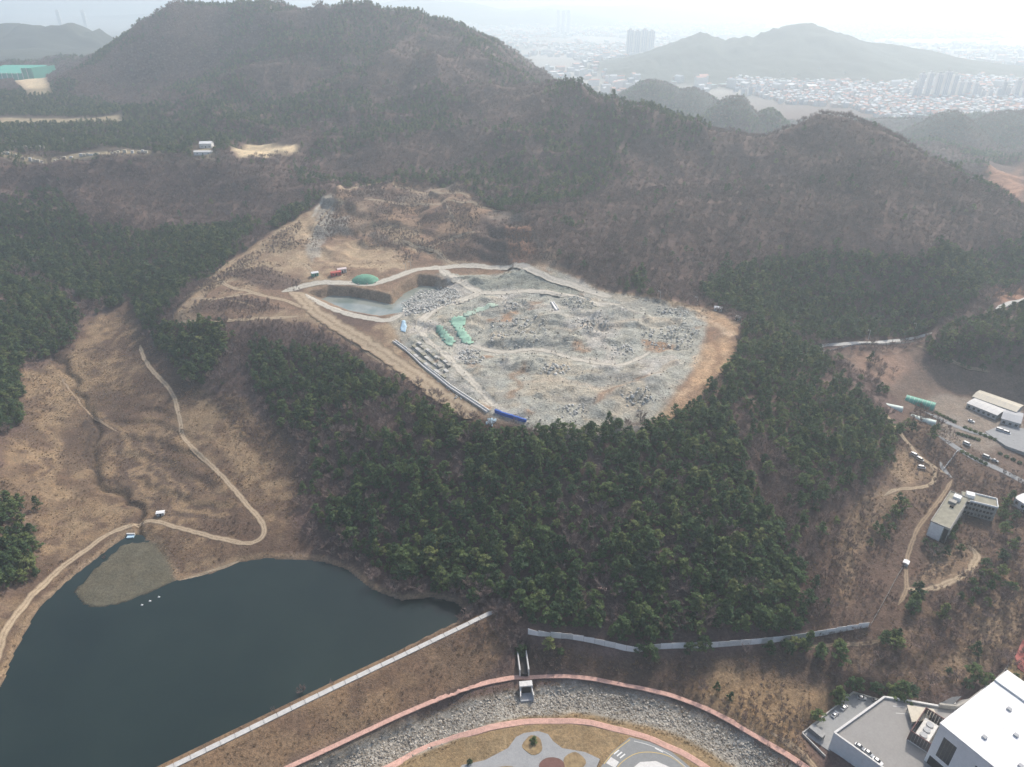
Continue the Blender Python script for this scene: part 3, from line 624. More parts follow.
m_wline = worn('white_line', (0.70, 0.70, 0.67), 0.15, 2.0); m_yline = worn('yellow_line', (0.62, 0.44, 0.13), 0.15, 2.0)
def line(name, px, wd, mat, z): return ribbon(name, wp(z, px), wd, mat, 0, True, step=1.0, nw=2)
def zline(name, px, wd, mat, z):
    pts = resample(wp(z, px), 1.0); N = offs(pts); V = []
    for q, n in zip(pts, N): V += [(q.x - n.x * wd / 2, q.y - n.y * wd / 2, z), (q.x + n.x * wd / 2, q.y + n.y * wd / 2, z)]
    return tag(mobj(name, V, [(2 * i + 2, 2 * i, 2 * i + 1, 2 * i + 3)[::-1] for i in range(len(pts) - 1)], mat), kind='structure')
zline('yellow_road_line', [(612,775),(622,762),(638,753),(658,753),(676,760),(695,778)], 0.25, m_yline, zp + 0.075)
zline('yellow_kerb_line', [(604,764),(614,752),(630,739.5)], 0.3, m_yline, zp + 0.075)
zline('white_road_line', [(634,741),(652,746),(672,756),(694,774)], 0.2, m_wline, zp + 0.075)
for (a, b) in [((617,756),(622,752)), ((614,754),(619,750)), ((620,758),(625,754))]: zline('crossing_bar', [a, b], 0.6, m_wline, zp + 0.078)
zline('road_arrow', [(655,748),(663,752)], 0.5, m_wline, zp + 0.078)
slab('parking_bay', [(606,763),(611,757),(619,762),(615,768)], zp + 0.09, m_concl)
# ------------------------------------------------------------------ vegetation
def rv(): return Vector((random.gauss(0, 1), random.gauss(0, 1), random.gauss(0, 1))).normalized()
def tube(V, Fc, a, b, r0, r1, n=4):
    d = (b - a).normalized(); x = d.orthogonal().normalized(); y = d.cross(x); i0 = len(V)
    for p, r in ((a, r0), (b, r1)):
        for k in range(n):
            t = 2 * math.pi * k / n; V.append(p + (x * math.cos(t) + y * math.sin(t)) * r)
    for k in range(n): Fc.append((i0 + k, i0 + (k + 1) % n, i0 + n + (k + 1) % n, i0 + n + k))
def leafq(V, Fc, c, s, nrm):
    x = nrm.orthogonal().normalized(); x.rotate(Matrix.Rotation(random.random() * 6.28, 3, nrm)); y = nrm.cross(x); i0 = len(V)
    V += [c + x * s, c + y * s * 0.55, c - x * s, c - y * s * 0.55]; Fc.append((i0, i0 + 1, i0 + 2, i0 + 3))
def pine(seed, H_=9.0, wide=3.0, tall=False):
    random.seed(seed); TV, TF, V, Fc = [], [], [], []
    lean = Vector((random.uniform(-.6, .6), random.uniform(-.6, .6), 0)); top = Vector((0, 0, H_ * 0.93)) + lean
    mid = top * 0.5 + Vector((random.uniform(-.3, .3), random.uniform(-.3, .3), 0))
    tube(TV, TF, Vector((0, 0, -0.8)), mid, 0.2, 0.14, 5); tube(TV, TF, mid, top, 0.14, 0.04, 5)
    nb = 26 if not tall else 30
    for i in range(nb):
        f = (i + random.random()) / nb; z = H_ * (0.26 + 0.72 * f) if not tall else H_ * (0.14 + 0.86 * f)
        prof = wide * ((1 - f) ** 0.55 if not tall else (1 - f) ** 0.85) * (0.65 + 0.35 * math.sin(min(1, f * 3.2) * 1.57)) + 0.25
        a = random.random() * 6.28; rr = prof * random.uniform(0.45, 1.05)
        axis_p = top * (z / (H_ * 0.93)); c = Vector((axis_p.x + rr * math.cos(a), axis_p.y + rr * math.sin(a), z + 0.12 * rr))
        if i % 2 == 0: tube(TV, TF, Vector((axis_p.x, axis_p.y, z - 0.35 * rr)), c, 0.06, 0.025, 3)
        cs = random.uniform(0.75, 1.25) * (1.0 - 0.35 * f)
        for k in range(15):
            o = rv(); o.z *= 0.5; q = c + o * cs * random.uniform(0.3, 1.0)
            leafq(V, Fc, q, random.uniform(0.34, 0.62), (Vector((math.cos(a) * .5, math.sin(a) * .5, 0.9)) + rv() * 0.75).normalized())
    for k in range(24):
        q = top + Vector((random.gauss(0, .35), random.gauss(0, .35), random.uniform(-1.2, .6))); leafq(V, Fc, q, 0.34, (Vector((0, 0, 1)) + rv()).normalized())
    return TV, TF, V, Fc
def bare(seed, H_=8.0, wide=2.8):
    random.seed(seed); TV, TF, V, Fc = [], [], [], []
    fork = Vector((random.uniform(-.3, .3), random.uniform(-.3, .3), H_ * 0.3)); tube(TV, TF, Vector((0, 0, -0.8)), fork, 0.17, 0.12, 5)
    tips = []
    for i in range(9):
        a = 6.28 * i / 9 + random.uniform(-.4, .4); r = wide * random.uniform(0.35, 0.95); e = Vector((r * math.cos(a), r * math.sin(a), H_ * random.uniform(0.6, 0.95)))
        m = fork.lerp(e, 0.5) + Vector((0.15 * r * math.cos(a), 0.15 * r * math.sin(a), 0)); tube(TV, TF, fork, m, 0.09, 0.06, 3); tube(TV, TF, m, e, 0.06, 0.025, 3); tips += [m, e, m.lerp(e, 0.5)]
    for k in range(300):
        b = random.choice(tips) + rv() * 0.35; d = (b - Vector((0, 0, H_ * 0.32))).normalized() + rv() * 0.75; d.z = abs(d.z) * 0.8 + 0.1; L = random.uniform(0.5, 1.3)
        d.normalize(); s = d.cross(rv()).normalized() * random.uniform(0.045, 0.085); i0 = len(V); e = b + d * L
        V += [b - s, b + s, e + s * 0.3, e - s * 0.3]; Fc.append((i0, i0 + 1, i0 + 2, i0 + 3))
    return TV, TF, V, Fc
def tuft(seed, n=34, r=0.9, h=0.9, w=0.07):
    random.seed(seed); V, Fc = [], []
    for k in range(n):
        a = random.random() * 6.28; q = r * 0.55 * math.sqrt(random.random()); b = Vector((q * math.cos(a), q * math.sin(a), -0.1)); a2 = a + random.uniform(-.6, .6); L = random.uniform(.5, 1)
        e = b + Vector((math.cos(a2) * r * 0.7 * L, math.sin(a2) * r * 0.7 * L, h * L)); s = (e - b).cross(rv()).normalized() * w; i0 = len(V)
        V += [b - s, b + s, e + s * 0.4, e - s * 0.4]; Fc.append((i0, i0 + 1, i0 + 2, i0 + 3))
    return V, Fc
def rockmesh(seed):
    random.seed(seed); bm = bmesh.new(); bmesh.ops.create_icosphere(bm, subdivisions=1, radius=1.0)
    for v in bm.verts: v.co *= random.uniform(0.7, 1.15)
    for v in bm.verts: v.co.x *= 1.1; v.co.z *= 0.7
    V = [v.co.copy() for v in bm.verts]; Fc = [tuple(q.index for q in f.verts) for f in bm.faces]; bm.free(); return V, Fc
def foliage(name, stops, rough=0.8, trans=0.0, cool=None):
    k = M_(name, rough, 0.2); oi = k.n('ObjectInfo').outputs['Random']
    c = k.ramp(oi, stops); gn = k.noise(k.objc(), 1.1, 2)
    c = k.mix(1.0, c, k.ramp(gn, [(0.35, 0.62), (0.65, 1.4)]), 'MULTIPLY'); k.base(c)
    if trans:
        tr = k.n('BsdfTranslucent'); k.l(c, tr.inputs[0]); ms = k.n('MixShader'); ms.inputs[0].default_value = trans
        k.l(k.b.outputs[0], ms.inputs[1]); k.l(tr.outputs[0], ms.inputs[2]); k.l(ms.outputs[0], k.t.nodes['Material Output'].inputs['Surface'])
    return k.m
m_bark = foliage('bark', [(0.0, (0.10, 0.07, 0.05)), (1.0, (0.16, 0.115, 0.085))])
m_needle = foliage('pine_needles', [(0.0, (0.044, 0.084, 0.038)), (0.3, (0.066, 0.114, 0.046)), (0.6, (0.092, 0.144, 0.052)), (0.85, (0.132, 0.178, 0.060)), (1.0, (0.185, 0.21, 0.075))], trans=0.35)
m_twig = foliage('bare_twigs', [(0.0, (0.15, 0.108, 0.098)), (0.4, (0.188, 0.136, 0.122)), (0.8, (0.23, 0.17, 0.15)), (1.0, (0.255, 0.178, 0.142))])
m_limb = foliage('bare_bark', [(0.0, (0.15, 0.125, 0.105)), (1.0, (0.25, 0.215, 0.185))])
m_dry = foliage('dry_grass', [(0.0, (0.18, 0.125, 0.08)), (0.45, (0.30, 0.21, 0.12)), (1.0, (0.45, 0.335, 0.19))])
m_brush = foliage('brush_twigs', [(0.0, (0.16, 0.115, 0.09)), (0.6, (0.22, 0.16, 0.12)), (1.0, (0.29, 0.21, 0.15))])
m_stone = foliage('stone', [(0.0, (0.18, 0.155, 0.125)), (0.5, (0.32, 0.29, 0.245)), (1.0, (0.48, 0.45, 0.39))])
m_stoned = foliage('blasted_stone', [(0.0, (0.36, 0.355, 0.325)), (0.5, (0.46, 0.45, 0.41)), (1.0, (0.58, 0.56, 0.50))])
def pmesh(name, V, Fc, mats, mi=None, smooth=False):
    me = bpy.data.meshes.new(name); me.from_pydata([tuple(q) for q in V], [], Fc)
    for m in mats: me.materials.append(m)
    if mi is not None: me.polygons.foreach_set('material_index', mi)
    me.update(); return me
NV = 6
pines = [pine(100 + i, random.Random(i).uniform(7.5, 10.5), random.Random(i + 9).uniform(2.5, 3.4), tall=(i in (2, 5))) for i in range(NV)]
bares = [bare(200 + i, random.Random(i + 3).uniform(6.5, 9), random.Random(i + 5).uniform(2.4, 3.2)) for i in range(NV)]
P_tr = [pmesh('trunk', a, b, [m_bark]) for a, b, c, d in pines]; P_cr = [pmesh('crown', c, d, [m_needle]) for a, b, c, d in pines]
B_tr = [pmesh('trunk', a, b, [m_limb]) for a, b, c, d in bares]; B_cr = [pmesh('crown', c, d, [m_twig]) for a, b, c, d in bares]
def joined(name, t, m1, m2):
    a, b, c, d = t; n = len(a)
    return pmesh(name, list(a) + list(c), list(b) + [tuple(i + n for i in f) for f in d], [m1, m2], [0] * len(b) + [1] * len(d))
def proto_col(name, meshes):
    c = bpy.data.collections.new(name)
    for i, me in enumerate(meshes):
        o = bpy.data.objects.new(f'{name}_{chr(97 + i)}', me); c.objects.link(o)
    return c
c_pine = proto_col('pine_kinds', [joined('pine_kind', t, m_bark, m_needle) for t in pines])
c_bare = proto_col('bare_kinds', [joined('bare_kind', t, m_limb, m_twig) for t in bares])
c_dry = proto_col('tuft_kinds', [pmesh('tuft_kind', *tuft(300 + i), [m_dry]) for i in range(4)])
c_brush = proto_col('brush_kinds', [pmesh('brush_kind', *tuft(330 + i, 46, 1.4, 1.5, 0.05), [m_brush]) for i in range(4)])
c_stone = proto_col('stone_kinds', [pmesh('stone_kind', *rockmesh(360 + i), [m_stone]) for i in range(4)])
c_stoned = proto_col('blast_kinds', [pmesh('blast_kind', *rockmesh(370 + i), [m_stoned]) for i in range(4)])
def scatter(name, col, pts, scl, rotz, vid, label, cat, tilt=0.0):
    n = len(pts); me = bpy.data.meshes.new(name); me.vertices.add(n); me.vertices.foreach_set('co', np.asarray(pts, np.float32).ravel())
    def att(nm, ty, key, d): a = me.attributes.new(nm, ty, 'POINT'); a.data.foreach_set(key, d)
    att('scl', 'FLOAT_VECTOR', 'vector', np.asarray(scl, np.float32).ravel()); rt = np.zeros((n, 3), np.float32); rt[:, 2] = rotz
    if tilt: rt[:, :2] = rng.uniform(-tilt, tilt, (n, 2))
    att('rot', 'FLOAT_VECTOR', 'vector', rt.ravel()); att('vid', 'INT', 'value', np.asarray(vid, np.int32))
    o = bpy.data.objects.new(name, me); COL.objects.link(o)
    g = bpy.data.node_groups.new(name + '_scatter', 'GeometryNodeTree')
    g.interface.new_socket('Geometry', in_out='INPUT', socket_type='NodeSocketGeometry'); g.interface.new_socket('Geometry', in_out='OUTPUT', socket_type='NodeSocketGeometry')
    N = g.nodes.new; gi = N('NodeGroupInput'); go = N('NodeGroupOutput'); ip = N('GeometryNodeInstanceOnPoints'); ci = N('GeometryNodeCollectionInfo')
    ci.inputs['Collection'].default_value = col; ci.inputs['Separate Children'].default_value = True; ci.inputs['Reset Children'].default_value = True
    L = g.links.new; L(gi.outputs[0], ip.inputs['Points']); L(ci.outputs[0], ip.inputs['Instance']); ip.inputs['Pick Instance'].default_value = True
    def na(nm, ty):
        q = N('GeometryNodeInputNamedAttribute'); q.data_type = ty; q.inputs[0].default_value = nm; return q.outputs[0]
    L(na('vid', 'INT'), ip.inputs['Instance Index']); L(na('scl', 'FLOAT_VECTOR'), ip.inputs['Scale'])
    e2r = N('FunctionNodeEulerToRotation'); L(na('rot', 'FLOAT_VECTOR'), e2r.inputs[0]); L(e2r.outputs[0], ip.inputs['Rotation'])
    L(ip.outputs[0], go.inputs[0]); md = o.modifiers.new('scatter', 'NODES'); md.node_group = g
    return tag(o, label, cat, kind='stuff')

def lattice(x0, x1, y0, y1, s):
    a, b = np.meshgrid(np.arange(x0, x1, s), np.arange(y0, y1, s)); n = a.size
    return a.ravel() + rng.uniform(-.48, .48, n) * s, b.ravel() + rng.uniform(-.48, .48, n) * s
def visible(x, y, tol=9.0, margin=70):
    z = H(x, y); u, v, zc = project(x, y, z + 4)
    m = (u > -margin) & (u < W + margin) & (v > -40) & (v < HH + 60) & (zc > 0)
    out = m.copy(); X, Y, Z = x[m], y[m], z[m] + tol; ok = np.ones(X.shape, bool)
    for t in np.linspace(0.25, 0.985, 44): ok &= (CAMZ + (Z - CAMZ) * t + 1.0) > H(X * t, Y * t)
    out[m] = ok; return out
PINE1 = poly([(250,338),(300,345),(340,352),(395,388),(445,418),(470,430),(520,437),(560,430),(650,428),(692,404),(732,350),(748,322),(765,318),(800,345),(850,385),(888,425),(895,455),(860,488),(812,505),(795,545),(802,590),(812,636),(760,640),(700,648),(650,652),(600,647),(535,633),(505,600),(470,588),(430,596),(395,580),(352,556),(318,520),(300,480),(302,440),(262,400),(245,365)])
PINE_S = poly([(155,330),(222,327),(228,350),(205,385),(170,378),(150,350)])
PINE2 = poly([(-60,275),(0,275),(55,288),(84,318),(72,345),(20,368),(24,420),(0,435),(-60,440)])
PINE3 = poly([(-40,215),(0,210),(55,190),(92,235),(180,235),(235,222),(262,222),(235,250),(195,280),(172,305),(150,338),(132,312),(85,302),(40,275),(-40,270)])
PINE4 = poly([(700,292),(725,268),(780,258),(850,252),(915,262),(960,252),(1030,235),(1030,275),(985,290),(962,312),(925,332),(815,343),(770,325),(712,306)])
PINE5 = poly([(925,345),(945,332),(985,318),(1040,302),(1040,378),(975,372),(930,360)])
PINE6 = poly([(-30,505),(12,505),(38,540),(40,575),(15,592),(-30,600)])
PLAT = poly([(-40,92),(55,96),(100,98),(140,108),(200,125),(228,148),(200,156),(150,152),(-40,150)])
BAREX = [poly(q) for q in [[(300,430),(335,405),(400,400),(395,425),(350,470),(330,530),(300,500)], [(728,400),(760,440),(802,480),(800,540),(770,520),(740,455)], [(455,440),(475,440),(460,500),(440,520)], [(560,500),(590,480),(615,540),(640,620),(600,640),(560,580)], [(660,540),(700,560),(690,640),(660,630)]]]
OPEN = [V_ALL, grow(LAKE, 3), Q_ALL, DAMS, BANK, PARKP, PL_LO, PL_UP, RS,
        poly([(812,350),(925,343),(930,363),(1040,383),(1040,480),(960,450),(900,400),(870,378)]), poly([(8,78),(46,77),(54,95),(28,97),(18,86)]), poly([(-20,116),(122,114),(124,123),(-20,126)]),
        poly([(228,150),(250,142),(300,146),(298,154),(236,160)]), poly([(196,146),(216,145),(214,160),(192,160)]), poly([(985,160),(1040,160),(1040,205),(1000,190)]), poly([(-20,151),(150,150),(150,156),(-20,157)]), grow(SHOAL, 5), poly([(150,520),(185,582),(262,560),(262,545),(200,535)]), poly([(874,396),(900,386),(945,398),(945,432),(930,440),(912,450),(892,425)])]
def roads_clear(x, y):
    m = np.ones(x.shape, bool)
    for px, r in [([(808,348),(845,344),(895,341),(932,333)], 5), ([(996,309),(1030,297)], 5), ([(140,345),(180,420),(232,487),(264,532),(252,543)], 4)]:
        d, _ = segdist(poly(px), x, y); m &= d > r
    for px, r in [(UP, 7), ([(528,634),(582,641),(636,652.5),(700,648),(790,640.5),(869,627.5)], 4.5)]:
        d, _ = segdist(poly(px), x, y); m &= d > r
    d, _ = segdist(STREAM, x, y); m &= d > 24
    return m
def in_any(pls, x, y):
    m = np.zeros(x.shape, bool)
    for q in pls: m |= inside(q, x, y)
    return m
near = lattice(-720, 720, 200, 760, 3.8); farl = lattice(-1600, 1300, 740, 1980, 5.6)
m = farl[1] > 760
X = np.concatenate([near[0], farl[0][m]]); Y = np.concatenate([near[1], farl[1][m]])
vis = visible(X, Y); X, Y = X[vis], Y[vis]
op = in_any(OPEN, X, Y)
solid = in_any([PINE1, PINE_S, PINE2, PINE3, PINE4, PINE5, PINE6, PLAT], X, Y)
bx_ = in_any(BAREX, X, Y)
zz = H(X, Y); nz = fbm(X, Y, 90, 3, 140) + 0.5 * fbm(X, Y, 25, 2, 141)
pp_ = np.where(solid, 0.95 + 0.35 * nz, 0.03 + 0.85 * sstep(0.32, 0.55, 0.8 * nz + 0.25 * sstep(160, 280, zz) + 0.45 * sstep(0.1, 0.5, fbm(X + 60 * vnoise(X / 300, Y / 300, 40), Y * 0.8 + 0.3 * X, 330, 3, 3, True))))
pp_ = np.where(solid & bx_, 0.4, pp_); pp_ = np.where(inside(BAREX[0], X, Y), 0.3, pp_); pp_ = np.where(inside(BAREX[1], X, Y), 0.12, pp_); MIDL = poly([(-40,160),(292,162),(305,205),(262,215),(235,218),(180,230),(92,228),(55,186),(-40,208)]); pp_ = np.where(inside(MIDL, X, Y), 0.02, pp_)
p2_ = inside(PINE2, X, Y) | inside(PINE3, X, Y) | inside(PINE4, X, Y) | inside(PINE6, X, Y); pp_ = np.where(p2_, 0.97, pp_)
RSB = [poly(p_) for p_ in [[(812,505),(850,500),(855,560),(830,600),(815,635),(800,590)], [(868,645),(900,625),(960,595),(965,680),(930,690),(880,688),(850,675)], [(950,560),(975,575),(1015,540),(1030,600),(985,625),(955,610)], [(925,545),(950,535),(955,552),(930,562)], [(862,360),(905,366),(895,382),(870,380)], [(470,590),(505,600),(525,640),(505,650),(480,612)]]]
rsb = in_any(RSB, X, Y) & ~in_any([PL_LO, PL_UP], X, Y) & (rng.random(X.shape) < 0.42)
pp_ = np.where(in_any(RSB, X, Y), 0.12, pp_)
keep = (~op | rsb | (inside(PINE6, X, Y) | inside(PINE5, X, Y) | inside(PINE2, X, Y) & ~inside(V_ALL, X, Y))) & roads_clear(X, Y)
# thin the bare wood close by (open ground between hill and valley)
keep &= ~(solid & (fbm(X, Y, 18, 3, 146) < -0.48) & (rng.random(X.shape) < 0.7)); keep &= ~((Y < 720) & ~solid & (rng.random(X.shape) < 0.35)); GAP = poly([(226,325),(300,325),(340,345),(300,352),(256,345),(246,380),(262,410),(300,445),(298,500),(310,525),(290,520),(265,450),(225,395),(228,350)]); keep &= ~(inside(GAP, X, Y) & (rng.random(X.shape) < 0.75))
X, Y, pp_ = X[keep], Y[keep], pp_[keep]; isp = rng.random(X.shape) < pp_
# lone trees seen in the open ground: pixel, pixel, kind, scale
LONE = [(20,504,'p',1.0),(38,510,'p',1.0),(3,525,'p',1.2),(14,560,'p',1.0),(914,608,'p',1.25),(838,652,'p',0.9),(947,673,'p',0.6),(975,655,'p',0.8),(968,648,'b',0.9),(955,525,'p',0.7),(933,552,'p',0.8),(945,556,'p',0.8),
 (960,552,'p',0.7),(905,510,'p',0.8),(898,520,'p',0.8),(890,530,'p',0.7),(875,530,'p',0.7),(897,505,'p',0.9),(1000,520,'p',1.1),(1008,505,'p',1.1),(1003,512,'p',1.0),(998,560,'p',0.9),(985,570,'p',0.9),(1000,575,'p',1.0),(990,590,'p',0.8),
 (975,595,'p',0.7),(968,600,'b',0.8),(930,440,'p',1.1),(905,428,'p',0.8),(985,645,'b',0.8),(895,640,'p',0.7),(880,660,'b',1.1),(890,650,'b',1.0),(900,655,'b',1.2),(910,648,'b',1.0),(925,655,'b',1.0),(935,640,'b',1.1),(945,630,'b',1.1),(920,630,'b',1.0),
 (955,640,'b',0.9),(890,665,'b',0.8),(870,668,'b',0.8),(940,615,'b',1.2),(950,605,'b',1.1),(303,694,'b',0.75),(462,622,'b',0.6),(332,684,'b',0.4),(274,712,'b',0.4),(745,655,'b',0.9),(702,690,'b',0.9),(717,690,'p',0.5),(730,700,'p',0.55),(648,657,'p',1.0),(655,660,'p',0.9),(690,655,'p',0.9),(705,650,'p',1.0),(800,650,'p',0.9),(770,652,'p',0.9),
 (533,744,'p',0.6),(470,766,'p',0.5),(520,655,'p',0.9),(548,650,'p',0.9),(560,655,'p',0.6),(1000,480,'b',0.8),(880,420,'b',0.8),(870,500,'b',0.8),(860,520,'b',0.8),(840,560,'b',0.9),(825,580,'b',1.0),(830,610,'b',1.0),(815,560,'b',0.9),(845,530,'b',0.9),(820,540,'b',1.0),(835,540,'b',1.0),
 (505,640,'b',0.7),(485,600,'b',0.9),(497,610,'b',0.9),(512,622,'b',0.9),(520,640,'b',0.8),(105,560,'b',0.4),(1010,590,'p',0.8),(1018,575,'b',1.0),(965,580,'b',0.9),(980,610,'b',0.9),(960,612,'b',1.0),(1015,530,'b',1.0),(1005,545,'b',1.0),(990,540,'b',1.0),(980,545,'b',0.9),(970,540,'b',0.8),
 (972,585,'p',0.7),(980,580,'p',0.8),(988,578,'p',0.7),(994,583,'p',0.8),(1002,590,'p',0.7),(983,592,'p',0.6),(970,606,'p',0.6),(960,598,'p',0.6),(1005,560,'p',0.8),(1010,550,'p',0.9),(1015,545,'p',0.7),(1003,535,'p',0.9),(1012,520,'p',1.0),(1006,528,'p',0.9),(915,600,'p',1.2),(911,614,'p',1.0),(886,522,'p',0.7),(880,535,'p',0.7),(893,515,'p',0.8),(885,540,'p',0.6),(902,503,'p',0.7),(925,545,'p',0.6),(938,556,'p',0.6),(870,545,'p',0.5),(935,432,'p',0.9),(912,432,'p',1.0),(898,640,'p',0.8),(893,636,'p',0.6),(700,652,'p',0.8),(640,655,'p',0.8),(795,648,'p',0.9),(808,645,'p',1.0),(785,650,'p',0.8)]
lx, ly, lk, ls = [], [], [], []
for u, v, kd, sc in LONE:
    q = G(u, v); lx.append(q.x); ly.append(q.y); lk.append(kd == 'p'); ls.append(sc)
nL = len(LONE)
X = np.concatenate([np.array(lx), X]); Y = np.concatenate([np.array(ly), Y]); isp = np.concatenate([np.array(lk), isp])
n = len(X); Zt = H(X, Y)
sc_ = np.clip(rng.normal(0.92, 0.27, n), 0.4, 1.6) * (1 + 0.3 * fbm(X, Y, 40, 3, 145)); sc_[:nL] = ls
lone = np.zeros(n, bool); lone[:nL] = True
sc_ = np.where((Y <= 760) & ~lone, sc_ * (1.0 - 0.20 * sstep(275, 350, Y)), sc_); sc_ = np.where(Y > 760, np.clip(sc_, 0.6, 1.15) * 0.8, sc_); sc_ = np.where(lone, sc_, np.where(inside(PINE2, X, Y), sc_ * 1.05, sc_))
scl = np.stack([sc_ * rng.uniform(1.1, 1.5, n), sc_ * rng.uniform(1.1, 1.5, n), sc_ * rng.uniform(.75, 1.1, n)], 1)
rz = rng.uniform(0, 6.28, n); vid = rng.integers(0, NV, n)
U, Vp, ZC = project(X, Y, Zt + 4 * sc_)
frame = (U > 4) & (U < W - 4) & (Vp > 4) & (Vp < HH - 4)
size = sc_ / ZC
def zone(u, v, pine_, s, spire):
    kd = ('small ' if s < 0.8 else 'large ' if s > 1.12 else '') + ('dark green ' + ('pointed pine' if spire else 'pine') if pine_ else 'grey-brown leafless tree')
    if u < 60: return f'{kd} by the lakeside track at the left edge', 'left lakeside trees'
    if v > 715: return f'{kd} in the park below the lower pink path', 'park trees'
    if u < 480 and v > 605: return f'{kd} on the grassy dam beside the concrete crest', 'trees on the dam'
    if u < 300: return f'{kd} between the valley field and the quarry hill', 'trees beside the valley field'
    if u < 400: return f'{kd} above the lake, left hill flank' + (', near the shore' if v > 530 else ''), 'trees above the lake'
    if u < 510: return f'{kd} above the dark cove at the lake end' + (', near the water' if v > 560 else ''), 'trees above the cove'
    if 505 < u < 815 and v > 560:
        a = 'left end' if u < 590 else 'left half' if u < 660 else 'right half' if u < 740 else 'right end'
        return f'{kd} by the {a} of the long white fence' if v > 615 else f'{kd} uphill from the {a} of the white fence', 'trees by the white fence'
    if u >= 815 and v > 640: return f'{kd} in the scrub just above the car parks', 'trees above the car parks'
    if u >= 815 and v > 590: return f'{kd} in the scrub right of the white fence end', 'trees in the scrub slope'
    if u >= 920 and v > 470: return f'{kd} around the derelict L-shaped building', 'trees around the derelict building'
    if u >= 815 and v > 470: return f'{kd} beside the tracks left of the derelict building', 'trees left of the derelict building'
    if u >= 815: return f'{kd} beside the track below the greenhouses', 'trees near the greenhouses'
    a = 'left part' if u < 590 else 'middle' if u < 680 else 'right part'
    return f'{kd} halfway up the {a} of the near hill face', 'trees on the near hill face'
def individuals(mask, name, trunks, crowns, pine_):
    idx = np.where(mask & frame)[0]; idx = idx[np.argsort(-(size[idx] + lone[idx] * 1.0))][:300]
    for i in idx:
        o = empty(name, (X[i], Y[i], Zt[i]), rz[i]); o.scale = scl[i]
        lb, gp = zone(U[i], Vp[i], pine_, sc_[i], pine_ and vid[i] in (2, 5)); tag(o, lb, 'tree', gp + (' (pine)' if pine_ else ' (bare)'))
        for me in (trunks[vid[i]], crowns[vid[i]]):
            c = bpy.data.objects.new(me.name.split('.')[0], me); COL.objects.link(c); c.parent = o
    r = mask.copy(); r[idx] = False; return r
rp = individuals(isp, 'pine_tree', P_tr, P_cr, True)
rb = individuals(~isp, 'bare_tree', B_tr, B_cr, False)
PTS = np.stack([X, Y, Zt], 1)
scatter('pine_woods', c_pine, PTS[rp], scl[rp], rz[rp], vid[rp], 'dark green pine woods covering the quarry hill and valley sides', 'forest')
scatter('bare_woods', c_bare, PTS[rb], scl[rb], rz[rb], vid[rb], 'brown leafless woods covering the mountain slopes behind', 'forest')
# brush and dry grass
def field(name, col, pls, s, prob, sc, label, cat, avoid=()):
    xs = np.concatenate([np.array([q[0] for q in pl]) for pl in pls]); ys = np.concatenate([np.array([q[1] for q in pl]) for pl in pls])
    x, y = lattice(xs.min(), xs.max(), ys.min(), ys.max(), s); m = in_any(pls, x, y) & ~in_any([LAKE, SHOAL, PL_LO, PL_UP] + list(avoid), x, y)
    m &= prob(x, y) > rng.random(x.shape); x, y = x[m], y[m]
    d, _ = segdist(DAM, x, y); m = d > 2.6
    for px in (UP, LO): d, _ = segdist(poly(px), x, y); m &= d > 2.3
    d, _ = segdist(wp(2.0, [(523,657),(526,700)]), x, y); m &= d > 5
    for px, r in ROADS_PX: d, _ = segdist(poly(px), x, y); m &= d > r
    x, y = x[m], y[m]; n = len(x); k = np.clip(rng.normal(sc, sc * 0.3, n), sc * 0.4, sc * 2)
    scatter(name, col, np.stack([x, y, H(x, y)], 1), np.stack([k, k, k * rng.uniform(.7, 1.3, n)], 1), rng.uniform(0, 6.28, n), rng.integers(0, 4, n), label, cat, 0.15)
ROADS_PX = [([(140,345),(152,370),(180,420),(232,487),(264,532),(252,543),(225,541)], 2.2), ([(-6,672),(14,618),(62,568),(115,531),(150,521),(205,535),(248,543)], 2.4), ([(877,403),(903,437),(930,464),(946,474)], 2.4), ([(952,480),(930,512),(910,548),(906,590)], 2.0), ([(905,588),(950,582),(977,555)], 2.8), ([(931,484),(895,490)], 1.8)]
OPENQ = [poly([(296,290),(320,280),(440,262),(620,295),(705,318),(740,325),(735,360),(665,420),(480,422),(300,320)])]
field('dry_grass', c_dry, [V_ALL, DAMS, RS, BANK], 1.9, lambda x, y: 0.5 + 0.9 * fbm(x, y, 25, 3, 150), 0.55, 'tufts of dry tan grass over the valley floor, dam face and open slopes', 'grass')
field('brown_brush', c_brush, [V_ALL, BANK, DAMS, Q_ALL], 2.6, lambda x, y: 2.2 * fbm(x, y, 22, 4, 160) - 0.35, 0.55, 'low leafless brown brush in drifts over the valley and quarry edge', 'brush', OPENQ)
field('bare_shrubs', c_bare, [QU, poly([(185,300),(215,278),(262,245),(300,222),(312,240),(296,262),(250,268),(215,290)]),  poly([(180,312),(205,300),(260,300),(292,310),(250,316)]), poly([(222,276),(262,268),(300,281),(300,292),(262,287)]), RS, BANK, poly([(225,330),(300,325),(345,345),(300,440),(300,520),(330,560),(285,520),(262,450),(205,395)]), poly([(470,590),(505,600),(530,650),(500,670),(470,640)])], 2.4, lambda x, y: 0.5 + 1.6 * fbm(x, y, 26, 4, 165), 0.36, 'grey-brown leafless shrubs massed over the right-hand slope, stream bank and upper quarry', 'brush')
x, y = lattice(-150, 170, 150, 262, 1.1); d, t = segdist(STREAM, x, y); m = (d < 11) & (rng.random(x.shape) < 0.25 + 0.5 * sstep(4, 9, d) + 0.5 * fbm(x, y, 14, 3, 195)) & (project(x, y, H(x, y))[1] < HH + 10)
for px in (UP, LO): m &= segdist(poly(px), x, y)[0] > 2.2
